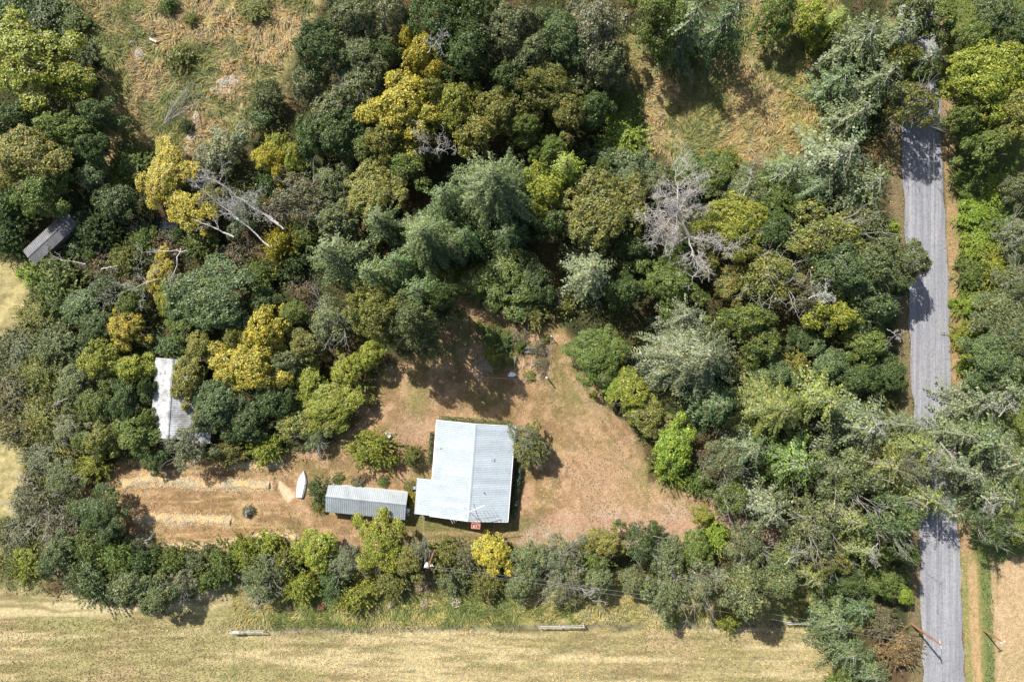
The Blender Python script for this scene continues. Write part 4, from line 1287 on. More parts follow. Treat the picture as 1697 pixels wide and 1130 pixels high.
# the great white snag on the upper line
sb = W(1128, 392, 0)[:2]; sb = (W(1130, 400, 0)[0]-1.5, W(1130, 400, 0)[1]-1.0)
s0 = np.array([sb[0], sb[1], 0]); s1 = W(1142, 392, 9); s2 = W(1122, 352, 12); s3 = W(1124, 300, 13.5)
bare_tree('dead_snag', s0, [(s0, s1, .32, .24), (s1, s2, .24, .16), (s2, s3, .16, .07)], 'big bleached dead snag with a dense tangle of bare white branches right of centre', M['dead_bark'], 5,
    limbs=[(s2, W(1119, 276, 14), .11, 2), (s2, W(1150, 300, 14), .09, 2), (s2, W(1092, 318, 13), .09, 2), (s2, W(1075, 350, 12), .09, 2), (s2, W(1088, 388, 11), .09, 3), (s2, W(1158, 345, 12), .08, 3),
           (s1, W(1180, 398, 10), .10, 2), (W(1165, 398, 9.5), W(1214, 412, 10), .07, 2), (s1, W(1158, 452, 10), .10, 2), (W(1155, 415, 9.5), W(1168, 440, 10), .06, 2), (s1, W(1105, 405, 10.5), .08, 2), (s2, W(1110, 335, 13), .08, 3), (s2, W(1135, 325, 13), .08, 3), (s2, W(1120, 385, 12), .08, 3)], depth=3, shrink=.76, kids=(2, 4), gnarl=.6)

def leaning(name, a, b, r, label, seed, mat, limbs=5, twig=2.0, depth=2, side=None, cat='fallen tree'):
    g = np.random.default_rng(seed); a = np.array(a); b = np.array(b); d = b-a; L = np.linalg.norm(d); seg = []; p = a; k = 8; pts = [a]
    for i in range(k):
        q = a+d*(i+1)/k+g.normal(size=3)*.09; seg.append((p, q, r*(1-.72*i/k), r*(1-.72*(i+1)/k))); p = q; pts.append(q)
    lm = []
    for j in range(limbs):
        t = g.integers(2, k+1); dd = unit(d/L*.6+rdir(g, 1)[0]*1.0+np.array([0, 0, .25])); lm.append((pts[t], pts[t]+dd*twig*g.uniform(.6, 1.4), r*.35, 1))
    return bare_tree(name, a, seg, label, mat, seed, limbs=lm, depth=depth, cat=cat)
leaning('fallen_tree', W(462, 372, 4.6), W(352, 297, 5.4), .20, 'thickest grey fallen trunk, uppermost of the leaning dead trunks by the golden trees', 21, M['weathered'], 16, 3.0)
leaning('fallen_tree', W(452, 412, 4.4), W(340, 318, 5.6), .15, 'long grey fallen trunk crossing under the thickest one in the west wood', 22, M['weathered'], 16, 2.8)
leaning('fallen_tree', W(388, 393, 4.5), W(318, 362, 5.2), .16, 'short grey fallen trunk, lowest of the three leaning in the west wood', 23, M['weathered'], 4, 1.8)
leaning('fallen_tree', W(470, 380, 4.5), W(425, 345, 5.5), .13, 'curved pale fallen limb beside the golden clump by the central conifers', 24, M['dead_bark'], 7, 2.4)
leaning('bare_tree', W(300, 412, 5.5), W(283, 468, 5.8), .10, 'forked bare limbs hanging over the golden crown in the west wood', 25, M['dead_bark'], 5, 2.4, 1, cat='dead tree')
leaning('bare_tree', W(310, 415, 5.5), W(236, 418, 6.0), .08, 'bleached bare branches above the olive shrubs at the creek bend', 26, M['dead_bark'], 5, 2.0, cat='dead tree')
leaning('bare_tree', W(262, 462, 4.9), W(190, 490, 5.0), .07, 'fine pale bare branches lying over the golden crowns near the west line', 27, M['dead_bark'], 8, 2.6, cat='dead tree')
leaning('fallen_log', W(168, 446, 2.7), W(195, 440, 2.9), .12, 'short pale log lying on russet stems near the west line', 28, M['dead_bark'], 2, 1.0, 1, cat='log')
leaning('bare_tree', W(142, 438, 2.8), W(84, 425, 3.2), .07, 'forked pale bare branch reaching left to the weathered shed', 29, M['dead_bark'], 3, 1.6, 1, cat='dead tree')
leaning('bare_tree', W(728, 262, 7.0), W(706, 236, 9.5), .12, 'broken pale branches in the gap below the gold crowns at the northern tip', 30, M['dead_bark'], 8, 2.8, cat='dead tree')
leaning('fallen_tree', W(112, 660, 4.2), W(86, 672, 4.2), .05, 'thin bare twig lying over the border shrubs left of the barn', 31, M['dead_bark'], 4, 1.2, 1)
leaning('bare_tree', W(1230, 330, 5.0), W(1245, 288, 5.4), .06, 'thin white twig standing up below the north-east meadow', 32, M['dead_bark'], 4, 1.6, 1, cat='dead tree')
leaning('bare_tree', W(1275, 300, 5.0), W(1310, 278, 5.4), .06, 'slanting white twig at the foot of the trees by the upper road', 33, M['dead_bark'], 3, 1.2, 1, cat='dead tree')
leaning('bare_tree', W(1215, 335, 5.4), W(1235, 308, 5.4), .06, 'forked white twig among the low trees right of the snag', 34, M['dead_bark'], 4, 1.5, 1, cat='dead tree')
leaning('bare_tree', W(1340, 495, 10.5), W(1372, 482, 11.5), .09, 'bare grey branch fan in the middle of the east wood', 35, M['dead_bark'], 9, 2.2, cat='dead tree')
leaning('bare_tree', W(1470, 545, 9), W(1492, 560, 8.5), .06, 'fine grey twigs beside the road in the east wood', 36, M['dead_bark'], 5, 1.5, 1, cat='dead tree')
leaning('bare_tree', W(708, 88, 11.0), W(728, 62, 12.0), .08, 'bare twigs rising beside the outer golden crown in the north', 37, M['dead_bark'], 6, 1.8, cat='dead tree')
leaning('fallen_log', W(238, 900, 1.8), W(248, 890, 2.0), .08, 'pale fallen branch over the hedge left end near the lawn', 38, M['dead_bark'], 3, 1.4, 1, cat='log')
for i, (u, v, z, u2, v2, z2, w) in enumerate([(1440, 715, 13.6, 1458, 700, 14.2, 'left of the road, above the middle'), (1455, 900, 10.5, 1440, 918, 11, 'at the lower right corner'),
        (1560, 735, 12, 1582, 762, 12.4, 'arching over the covered road'), (1655, 690, 13.3, 1672, 668, 13.6, 'in the upper eastern stand'), (1625, 820, 12, 1650, 840, 12.4, 'in the lower eastern stand'), (965, 975, 6.2, 985, 998, 5.6, 'spread over the grassy strip'), (1300, 935, 9, 1320, 915, 9, 'on the lower line')]):
    leaning('bare_branch', W(u, v, z), W(u2, v2, z2), .10, f'bleached bare branch {w}', 50+i, M['pale_bark'], 5, 1.5, 2, cat='dead branch')

# dry brush tree lying in the west meadow: a fan of thin stems
def fan_tree():
    g = np.random.default_rng(71); b = np.array([*P(272.5, 207), .3]); o = empty('fallen_dry_tree', tuple(b)); tip = np.array([*P(318, 158), .9]); d = tip-b; segs = []; tw = []
    for i in range(11):
        a = (i/10-.5)*.62+g.normal()*.03; L = np.linalg.norm(d)*g.uniform(.8, 1.12); dd = np.array([d[0]*math.cos(a)-d[1]*math.sin(a), d[0]*math.sin(a)+d[1]*math.cos(a), 0]); dd = dd/np.linalg.norm(dd)
        s = dd*L*g.uniform(.0, .25); segs.append((np.zeros(3), s+np.array([0, 0, .1]), .1, .06)); branching(g, s+np.array([0, 0, .1]), dd+np.array([0, 0, .08]), L*.62, .045, 2, .35, .12, (2, 3), 0, tw, .6)
    v, q = tubes(segs, 6); link('trunk', mesh_q('trunk', v, q, M['dead_bark']), o); v, q = tubes(tw, 4); link('limbs', mesh_q('fan_limbs', v, q, M['dead_bark']), o)
    tag(o, 'fan-shaped dry fallen tree lying in the grass of the west meadow', 'fallen tree', 'dead and fallen trees')
fan_tree()

# ------------------------------------------------------------------ poles and lines
def pole(u, v, h, r, label, arms, extra=None):
    x, y = P(u, v); o = empty('utility_pole', (x, y, 0)); MB().tube((0, 0, -.5), (0, 0, h), r*1.25, r*.85, 12).build('shaft', M['pole_wood'], o); tops = []
    for (z, L, a) in arms:
        dx, dy = math.cos(a)*L/2, math.sin(a)*L/2
        arm = MB().bar((-dx, -dy, z), (dx, dy, z), .10, .12).build('crossarm', M['weathered'], o)
        for t in (-.9, -.45, .45, .9):
            MB().tube((dx*t, dy*t, z+.06), (dx*t, dy*t, z+.26), .05, .035, 8).build('insulator', M['white'], arm); tops.append((x+dx*t, y+dy*t, z+.26))
    if extra: extra(o)
    tag(o, label, 'utility pole', 'utility poles'); return o, tops
def can(o):
    c = MB().tube((-.42, -.1, 8.2), (-.42, -.1, 9.2), .30, n=14).tube((-.42, -.1, 9.2), (-.42, -.1, 9.35), .30, .12, 14).build('transformer', M['white'], o); MB().tube((-.42, -.1, 9.35), (-.42, -.1, 9.6), .05).build('bushing', M['galv'], c)
pA, tA = pole(1510, 1033, 7.9, .17, 'tall red-brown leaning-looking utility pole on the road verge at the bottom', [(7.75, 1.2, 1.8)])
pB, tB = pole(722, 907, 10.0, .16, 'service pole with white transformer standing in the hedge below the shed', [(9.6, 1.5, .15), (9.0, 1.1, .15)], can)
pC, tC = pole(1630, 1044, 4.5, .12, 'short thin pole on the farm strip east of the road', [(4.4, .8, .4)])
def cable(a, b, sag, label, r=.013, n=24):
    pts = [Vector(a).lerp(Vector(b), i/n)-Vector((0, 0, sag*4*(i/n)*(1-i/n))) for i in range(n+1)]
    v, q = tubes([(np.array(p0), np.array(p1), r, r) for p0, p1 in zip(pts[:-1], pts[1:])], 5)
    tag(link('power_line', mesh_q('power_line', v, q, M['cable'])), label, 'power line', 'overhead cables')
cable(tA[0], tB[0], 1.2, 'upper overhead cable from the roadside pole to the service pole'); cable(tA[3], tB[3], 1.2, 'lower overhead cable from the roadside pole to the service pole')
cable(tA[1], (*P(1541, -300, 8), 8), 1.5, 'left overhead cable running up above the road'); cable(tA[2], (*P(1556, -300, 8), 8), 1.5, 'right overhead cable running up above the road')
cable(tA[1], tC[1], .4, 'short overhead cable across the road to the short pole')
hp = house.matrix_world if False else None
cable(tB[4], (*P(700, 850, 2.8), 2.9), .5, 'service cable from the hedge pole to the house annex corner')

# ------------------------------------------------------------------ field fence
def field_fence():
    o = empty('field_fence', (*P(385, 1043), 0)); ox, oy = P(385, 1043)
    def L(u, z=0): v = 1043-(u-385)*.0155; p = P(u, v); return Vector((p[0]-ox, p[1]-oy, z))
    post = MB().box((0, 0, .6), (.045, .045, 1.4)).mesh('steel_post', M['dark'])
    skip = [(380, 446), (888, 972), (1296, 1354)]
    for i in range(37):
        u = 385+i*26.4
        if any(a < u < b for a, b in skip): continue
        p = L(u); link('post', post, o, (p.x, p.y, 0), (random.uniform(-.05, .05), random.uniform(-.05, .05), 0))
    for z in (.3, .65, 1.0, 1.2):
        v, q = tubes([(np.array(L(385+i*40, z)), np.array(L(min(1352, 425+i*40), z)), .008, .008) for i in range(25)], 3); link('strand', mesh_q('strand', v, q, M['wire']), o)
    for us in ((385, 401, 440), (893, 928, 967), (1300, 1326, 1350)):
        for u in us:
            p = L(u); MB().tube((p.x, p.y, -.3), (p.x, p.y, 1.35), .09, .08, 10).build('brace_post', M['weathered'], o)
        for a, b in zip(us[:-1], us[1:]):
            for z in (1.22, .62): MB().tube(L(a, z), L(b, z+random.uniform(-.05, .05)), .07, n=8).build('rail', M['weathered'], o)
    p0 = L(385); 
    for i, z in enumerate((1.28, 1.31)): MB().bar(L(386, z)+Vector((0, .14-.2*i, 0)), L(401, z)+Vector((0, .14-.2*i, 0)), .16, .03).build('board', M['weathered'], o)
    tag(o, 'long wire fence with three timber brace sections along the lower field', 'fence')
field_fence()

# dry flower clumps along the strip
for (u, v, r, w, c) in ((424, 1003, 7, 'leftmost, above the left end of the fence', 'P'), (478, 1006, 6, 'second from the left beside the golden bush shade', 'K'), (531, 1006, 8, 'reddish one between the two arching bushes', 'R'), (646, 1003, 8, 'right of the outermost arching bush', 'P'), (702, 1001, 8, 'below the service pole', 'P'),
                        (755, 999, 9, 'whitest and fullest, below the yellow hedge bush', 'P'), (812, 1000, 8, 'right of the whitest one', 'P'), (868, 998, 7, 'above the curved fence rail', 'P'), (926, 1000, 7, 'at the tips of the whitish branches', 'P')):
    g = np.random.default_rng(int(u)); x, y = P(u, v, .8); n = 260; r *= .1
    d = rdir(g, n); d[:, 2] = abs(d[:, 2]); c0 = d*g.uniform(.3, 1, n)[:, None]*np.array([r, r, 1.2]); q = cards(c0, rdir(g, n)*.6+np.array([0, 0, .7]), unit(d+g.normal(size=(n, 3))*.3), g.uniform(.15, .34, n), g.uniform(.05, .1, n))
    o = empty('dry_plant_clump', (x, y, gz(x, y))); f = link('flower_stalks', mesh_q('flower_stalks', *q, M['straw']), o); f.color = ((.46, .36, .31, 1) if c == 'P' else (.34, .12, .09, 1) if c == 'R' else (.22, .17, .14, 1))
    if w.startswith('whitest'): f.color = (.58, .50, .45, 1)
    MB().bar((.1, 0, 0), (.12, 0, 1.5), .04, .04).build('stake', M['weathered'], o)
    tag(o, f'dry plant clump on the grassy strip, {w}', 'plant clump', 'dry plant clumps on the strip')

# ------------------------------------------------------------------ straw rows, brush heap, straw bits
def straw_row(pts, w, h, label, seed, n):
    g = np.random.default_rng(seed); pts = [np.array(P(u, v)) for u, v in pts]; seg = [np.linalg.norm(b-a) for a, b in zip(pts[:-1], pts[1:])]; tot = sum(seg)
    t = g.random(n)*tot; C = []; D = []
    for x in t:
        i = 0
        while x > seg[i] and i < len(seg)-1: x -= seg[i]; i += 1
        d = (pts[i+1]-pts[i])/seg[i]; C.append(pts[i]+d*x); D.append(d)
    C = np.array(C); D = np.array(D); s = np.array([-D[:, 1], D[:, 0]]).T; off = g.normal(size=n)*.36*w
    wid = .7+.6*vnoise(C[:, 0], C[:, 1], 1.1, seed); off = off*wid; xy = C+s*off[:, None]+s*((vnoise(C[:, 0], C[:, 1], 3, seed+5)-.5)*.6)[:, None]
    z = h*np.exp(-(off/(.5*w))**2)*(.4+.6*vnoise(xy[:, 0]*1.0, xy[:, 1], .7, seed+2)*1.4)*g.uniform(.75, 1.05, n)+.02
    c = np.concatenate([xy, z[:, None]], 1); al = g.normal(size=(n, 3))*np.array([1, 1, .25]); 
    q = cards(c, unit(g.normal(size=(n, 3))*.35+np.array([0, 0, 1])), unit(al), g.uniform(.18, .5, n), g.uniform(.035, .08, n))
    o = link('straw_row', mesh_q('straw_row', *q, M['straw'])); o.color = (.62, .50, .36, 1); tag(o, label, 'straw row', 'raked straw rows')
straw_row(STRAWS[0], 1.1, .35, 'upper pale straw row, its left half in the barn tree shade', 1, 18000)
straw_row(STRAWS[1], 1.1, .35, 'middle pale straw row right of the round dark tree', 2, 13000)
straw_row(STRAWS[2], .9, .3, 'lower pale straw row curving along the hedge', 3, 15000)
straw_row([(385, 768), (430, 772), (470, 766)], .9, .2, 'short thin straw row at the foot of the bushes right of the barn tree', 4, 6000)

def brush_heap():
    o = empty('brush_heap', (*P(412, 848, .5), 0)); g = np.random.default_rng(5); n = 1100; d = rdir(g, n); d[:, 2] = abs(d[:, 2]); c = d*g.uniform(.4, 1, n)[:, None]*np.array([1.45, 1.3, .7])*(.7+.5*vnoise(d[:, 0]*2, d[:, 1]*2, .8))[:, None]
    f = link('foliage', mesh_q('heap_foliage', *cards(c, unit(d+g.normal(size=(n, 3))*.5), rdir(g, n), g.uniform(.12, .3, n), g.uniform(.06, .14, n)), M['leaf']), o); f.color = (.13, .125, .06, 1)
    sg = []
    for i in range(46):
        a = g.uniform(0, 6.28); p = np.array([math.cos(a)*.9, math.sin(a)*.9, .1])*g.uniform(.3, 1); sg.append((p, p+unit(np.array([-p[0]-.3, -p[1]+g.normal()*.5, .6+g.random()*.4]))*g.uniform(.8, 1.5), .045, .02))
    v, q = tubes(sg, 4); link('sticks', mesh_q('sticks', v, q, M['dead_bark']), o); tag(o, 'round heap of brush and grey sticks ringed with straw on the mown lawn', 'brush heap')
brush_heap()

# ------------------------------------------------------------------ garden plot
def stick(u, v, h, r, label, lean=(0, 0), mat='weathered', name='garden_post', brace=False, cat='post'):
    x, y = P(u, v); o = empty(name, (x, y, 0)); MB().tube((0, 0, -.2), (lean[0], lean[1], h), r, r*.9, 10).build('shaft', M[mat], o)
    MB().tube((lean[0], lean[1], h), (lean[0], lean[1], h+.04), r*1.25, r*1.1, 10).build('cap', M['white'], o)
    if brace: MB().tube((0, -.05, h*.75), (.05, -1.25, .1), .05, n=6).build('brace', M[mat], o)
    tag(o, label, cat, 'posts round the garden plot')
stick(791, 557, 1.9, .08, 'pale corner post at the upper left of the garden plot', (-.05, .3)); stick(789, 589, 1.7, .05, 'thin post on the left side of the garden plot')
stick(912.5, 557, 1.8, .08, 'braced post at the upper right of the garden plot', brace=True)
stick(908, 627, 2.4, .12, 'white-topped thick corner post at the lower right of the garden plot', (-.35, .28), 'white')
stick(913, 590, 1.6, .04, 'thin post on the right side of the garden plot')
for (u, v, w) in ((824, 626, 'left'), (851, 627, 'middle'), (881, 627, 'right')): stick(u, v, 1.6, .025, f'thin stake on the lower side of the garden plot, {w} of three', (0, 0), 'dark', 'garden_stake', cat='stake')
for (u, v, w) in ((852.5, 608, 'left'), (866.5, 611, 'middle'), (879.5, 612, 'right')):
    o = empty('leaning_pole', (*P(u, v), 0)); MB().tube((0, 0, 0), (.15, 1.75, 1.1), .05, .045, 8).build('shaft', M['tarp'], o); MB().tube((.15, 1.75, 1.1), (.16, 1.80, 1.13), .065, n=8).build('cap', M['galv'], o); tag(o, f'pale grey pole leaning inside the garden plot, {w} of the three', 'pole', 'leaning poles in the garden plot')
def wire_run(pts, label):
    v = []
    for z in (.35, .8, 1.2):
        for a, b in zip(pts[:-1], pts[1:]): v.append((np.array([*P(*a), z]), np.array([*P(*b), z]), .012, .012))
    tag(link('garden_wire', mesh_q('garden_wire', *tubes(v, 3), M['weathered'])), label, 'wire fence')
wire_run([(789, 589), (787, 622), (824, 626), (851, 627), (881, 627), (908, 627), (913, 590), (912.5, 557)], 'low wire fence strung round the overgrown garden plot')
MB_ = MB().add([(-.7, -.25, .5), (.1, -.4, .62), (.75, -.1, .55), (.35, .35, .6), (-.3, .4, .66)]+[(a*.98, b*.98, c-.03) for a, b, c in [(-.7, -.25, .5), (.1, -.4, .62), (.75, -.1, .55), (.35, .35, .6), (-.3, .4, .66)]], [(0, 1, 2, 3, 4), (9, 8, 7, 6, 5), (0, 5, 6, 1), (1, 6, 7, 2), (2, 7, 8, 3), (3, 8, 9, 4), (4, 9, 5, 0)])
tag(MB_.build('white_sheet', M['white'], loc=(*P(848.5, 620.5, .5), 0)), 'small white sheet lying on stems at the garden plot lower edge', 'sheet')
o = empty('garden_trough', (*P(877, 580), 0), R(-3)); MB().box((0, 0, .2), (1.9, .7, .4)).build('box', M['dark'], o); MB().box((0, .38, .36), (2.0, .09, .12)).build('rim_board', M['weathered'], o); MB().box((0, -.38, .36), (2.0, .09, .12)).build('rim_board', M['weathered'], o); tag(o, 'dark planter box with pale rim in the middle of the garden plot', 'planter')
for t_ in ("s 795 540 7 2.2 B young tree at the garden plot's upper left post", "s 812 556 15 1.8 M in the upper left of the garden plot", "s 832 575 14 1.7 D in the middle of the garden plot", "s 838 560 12 1.5 M at the top of the garden plot", "s 818 590 15 1.2 Y dry-edged, in the lower left of the garden plot", "s 805 605 14 .9 P left rim of the garden plot",
           "w 862 556 15 1.6 K upper middle of the garden plot", "w 892 575 18 1.8 K right half of the garden plot", "w 896 602 14 1.5 K lower right of the garden plot", "s 845 595 12 .9 E between garden plot poles and white sheet", "s 878 623 9 .7 A orange and yellow at the garden plot's lower edge", "w 897 618 9 1.2 P beside the white-topped corner post", "s 905 560 8 .9 E beside the braced post",
           "s 862 574 9 1.6 M beside the planter", "w 850 618 10 .7 P around the white sheet", "s 826 605 12 1.0 E lower left inside the garden wire",
           # yard bushes
           "s 617 745 34 4.2 Y round and dense on the house lawn, left of the narrow one", "s 683 757 17 3.2 E narrow one beside the left wall of the house", "b 881 742 34 5.6 E at the right wall of the house overhanging the roof edge", "t 876 735 30 6.4 L top at the right wall of the house",
           "s 531 812 20 2.6 D at the left end of the long shed", "s 528 838 13 1.4 E foot of the long shed's left end", "s 593 800 12 1.0 K against the upper wall of the long shed", "s 634 798 9 .9 M against the long shed's upper wall, right of another", "s 684 822 9 1.8 O yellow flowers between long shed and annex", "s 682 835 8 1.2 O lower yellow flowers between long shed and annex", "s 678 806 9 .9 E between the upper yellow flowers and the heat pump",
           "s 985 655 5 .7 Y tiny, alone in the grass of the east lawn", "s 605 792 8 .7 R reddish low plant behind the long shed", "s 560 793 9 .7 E at the upper left corner of the long shed"):
    k, u, v, r, h, c, ph = t_.split(' ', 6); plant(k, float(u), float(v), float(r), float(h), c, ph)
# climbers along the right wall of the house and its upper wall
def hedge_strip(a, b, w, h, n, col, label, seed, leaf=.2):
    g = np.random.default_rng(seed); a = np.array(a); b = np.array(b); t = g.random(n); p = a+(b-a)*t[:, None]; d = (b-a)/np.linalg.norm(b-a); s = np.array([-d[1], d[0]])
    off = g.uniform(-1, 1, n); hh = h*(.6+.5*vnoise(p[:, 0], p[:, 1], .8, seed)); z = hh*np.sqrt(np.maximum(.05, 1-off**2))*g.uniform(.6, 1, n); xy = p+s*(off*w/2)[:, None]
    nr = unit(np.concatenate([s[None]*off[:, None], np.full((n, 1), .8)], 1)+g.normal(size=(n, 3))*.4)
    o = link('climbing_plant', mesh_q('climbing_plant', *cards(np.concatenate([xy, z[:, None]], 1), nr, rdir(g, n), leaf*g.uniform(.6, 1.3, n), leaf*.6*g.uniform(.6, 1.3, n)), M['leaf'])); o.color = (*col, 1); tag(o, label, 'climber', 'low greenery along the house walls')
hedge_strip(P(862, 770), P(850, 852), 1.4, 1.5, 3200, (.065, .10, .055), 'dark green strip of leaves along the right wall of the house', 1)
hedge_strip(P(728, 693), P(846, 702), 1.0, 1.1, 1800, (.10, .13, .04), 'low green strip along the upper wall of the house', 2)
hedge_strip(P(716, 715), P(712, 770), .7, 1.0, 900, (.08, .11, .05), 'low green strip along the left wall of the house', 3)

# odds and ends
def boards(u, v, rz, label, n=4, L=1.9):
    o = empty('board_stack', (*P(u, v), 0), rz)
    for i in range(n): MB().box((random.uniform(-.06, .06), (i-(n-1)/2)*.24, .1+.12*(i % 2)), (L*random.uniform(.9, 1), .2, .1)).build('board', M['weathered'], o)
    MB().box((-.5, 0, .03), (.1, 1.0, .06)).build('bearer', M['weathered'], o); MB().box((.5, 0, .03), (.1, 1.0, .06)).build('bearer', M['weathered'], o); tag(o, label, 'boards')
boards(703, 574, R(32), 'grey weathered boards stacked at the top edge of the house lawn')
def stump(u, v, r, label):
    o = empty('tree_stump', (*P(u, v), 0)); g = np.random.default_rng(int(u)); V = []; n = 14
    for z, k in ((-.1, 1.35), (.15, 1.08), (.5, 1.0)):
        for i in range(n): a = 6.283*i/n; rr = r*k*(1+.12*math.sin(3*a)+.08*g.normal()); V.append((rr*math.cos(a), rr*math.sin(a), z+.05*g.normal()*(z > .4)))
    F = [(j*n+i, j*n+(i+1) % n, (j+1)*n+(i+1) % n, (j+1)*n+i) for j in range(2) for i in range(n)]
    m = MB().add(V, F); m.build('bark', M['weathered'], o); MB().add([V[2*n+i] for i in range(n)]+[(0, 0, .46)], [(i, (i+1) % n, n) for i in range(n)]).build('cut_face', M['dead_bark'], o); tag(o, label, 'tree stump')
stump(643, 722, .55, 'pale grey stump beside the round yellow-green bush on the lawn')
tv = []; g = np.random.default_rng(8); m = MB()
for j in range(5):
    for i in range(7): tv.append(((i-3)*.28, (j-2)*.4, .5+.35*math.exp(-((i-3)/2.4)**2-((j-2)/1.8)**2)+g.normal()*.07))
m.add(tv, [(j*7+i, j*7+i+1, (j+1)*7+i+1, (j+1)*7+i) for j in range(4) for i in range(6)]+[(0,1,35),(1,2,35)][:0])
m.box((0, 0, .2), (1.5, 1.4, .5)); tag(m.build('covered_heap', M['tarp'], loc=(*P(736, 502, .6), 0), rot=(0, 0, .5)), 'grey tarpaulin heap half hidden under the trees by the brown path', 'tarpaulin')
def plank(u0, v0, u1, v1, w, label, name='white_board'):
    a = Vector((*P(u0, v0), .45)); b = Vector((*P(u1, v1), .5)); m = MB().bar(a, b, w, .1); tag(m.build(name, M['dead_bark']), label, 'log' if name == 'white_log' else 'board')
plank(250, 66, 262, 72, .35, 'pale board lying near the top of the west meadow'); plank(297, 107, 308, 120, .28, 'short white log lying beside the lone bush in the west meadow', 'white_log')
# loose pale stalks heaped in the meadow, each heap one thing
for (u, v, rx, ry, w) in ((218, 72, 6, 5, 'smallest heap, topmost in the west meadow'), (230, 92, 8, 12, 'tall heap below the topmost one in the west meadow'), (380, 136, 18, 9, 'widest heap in the west meadow'), (354, 150, 7, 5, 'small heap left of the widest one'), (326, 200, 6, 13, 'upper part of the stony strip at the meadow foot'), (317, 226, 7, 12, 'lower pink part of the stony strip'), (311, 248, 6, 8, 'grey end of the stony strip at the meadow foot')):
    g = np.random.default_rng(int(u*3)); n = int(rx*ry*7); a = g.uniform(0, 6.28, n); rr = np.sqrt(g.random(n))*(.7+.5*g.random(n)); x, y = P(u, v); c = np.stack([np.cos(a)*rr*rx*.1, np.sin(a)*rr*ry*.1, .1+.35*(1-np.minimum(1, rr)**2)*g.random(n)], 1)
    o = link('stalk_heap', mesh_q('stalk_heap', *cards(c, unit(g.normal(size=(n, 3))*.5+np.array([0, 0, 1])), rdir(g, n), g.uniform(.12, .4, n), g.uniform(.06, .16, n)), M['straw']), loc=(x, y, gz(x, y))); o.color = (.56, .50, .47, 1); tag(o, f'heap of bleached stalks and rubble, {w}', 'heap', 'bleached heaps in the west meadow')

# ------------------------------------------------------------------ grass and undergrowth (nobody could count these)
def scatter(n, box, seed, test):
    g = np.random.default_rng(seed); x = g.uniform(box[0], box[2], n); y = g.uniform(box[1], box[3], n); u = x*10+848.5; v = 565-y*10
    k = test(x, y, u, v, g); return x[k], y[k], g
def grass(name, n, box, seed, test, ln, wd, rise, cols, label, angle, mat='straw', tone=None):
    x, y, g = scatter(n, box, seed, test); m = len(x); z = ground_height(x, y)
    th = angle(x, y)+g.normal(size=m)*.45; al = np.stack([np.cos(th), np.sin(th), g.uniform(*rise, m)], 1); al = unit(al); nr = unit(np.stack([-np.cos(th)*al[:, 2], -np.sin(th)*al[:, 2], np.ones(m)], 1)+g.normal(size=(m, 3))*.35)
    L = g.uniform(ln[0], ln[1], m); c = np.stack([x, y, z], 1)+al*(L*.5)[:, None]
    tone = (fbm(x, y, 5, 3, seed) if tone is None else tone(x, y))+g.normal(size=m)*.06; lab = np.digitize(tone, [.46, .54])
    for i, col in enumerate(cols):
        k = lab == i
        if not k.any(): continue
        o = link(name, mesh_q(name, *cards(c[k], nr[k], al[k], L[k], g.uniform(wd[0], wd[1], m)[k]), M[mat])); o.color = (*col, 1); tag(o, label[i] if isinstance(label, (list, tuple)) else label, 'grass', kind='stuff')
swirl = lambda x, y: fbm(x, y, 9, 3, 7)*14+fbm(x, y, 2.2, 2, 9)*3
inside = lambda poly, w=8: (lambda x, y, u, v, g: poly_sdf(u, v, poly)+(fbm(x, y, 3, 3, 4)-.5)*40 > w)
grass('long_grass', 80000, (-75, 22, -22, 62), 1, inside(WMEAD), (.6, 1.5), (.06, .14), (.05, .5), ((.15, .17, .06), (.29, .245, .12), (.40, .30, .18)), ['green long grass swirling in the west meadow', 'straw-coloured long grass swirling in the west meadow', 'tan long grass swirling in the west meadow'], swirl)
grass('long_grass', 42000, (14, 24, 58, 62), 2, inside(NMEAD), (.5, 1.3), (.06, .14), (.05, .5), ((.14, .165, .055), (.28, .24, .10), (.39, .29, .17)), ['green long grass of the north-east meadow', 'straw-coloured grass of the north-east meadow', 'tan long grass of the north-east meadow'], swirl)
grass('strip_grass', 38000, (-47, -48, 62, -38), 3, inside(LSTRIP, 2), (.4, 1.0), (.05, .12), (.2, .8), ((.13, .165, .05), (.24, .24, .075), (.35, .30, .15)), ['green grass of the strip above the field fence', 'yellow-green grass of the strip above the field fence', 'dry grass of the strip above the field fence'], lambda x, y: fbm(x, y, 6, 2, 3)*9)
grass('mown_grass', 60000, (-95, -66, 56, -46), 4, inside(LFIELD, 3), (.16, .45), (.07, .14), (.1, .7), ((.20, .19, .085), (.31, .26, .14), (.45, .37, .23)), ['green patches of the mown lower field', 'yellowish stubble of the mown lower field', 'pale hay wisps of the mown lower field'], lambda x, y: fbm(x, y, 4, 2, 3)*2-.8, tone=lambda x, y: fbm(x*.05, y+np.sin(x*.05)*.6, 1.3, 2, 65)*.75+.25*fbm(x, y, 6, 2, 8)+.02)
grass('yard_grass', 65000, (-70, -36, 36, 6), 5, lambda x, y, u, v, g: (poly_sdf(u, v, YARD)+(fbm(x, y, 3, 3, 4)-.5)*20 > 3) & (poly_sdf(u, v, PATCH) < 1), (.10, .30), (.06, .14), (.05, .6), ((.13, .12, .045), (.29, .165, .085), (.47, .32, .20)), ['green tufts of the parched lawn', 'brown tufts of the parched lawn', 'pale straw bits on the parched lawn'], lambda x, y: fbm(x, y, 3, 2, 3)*8)
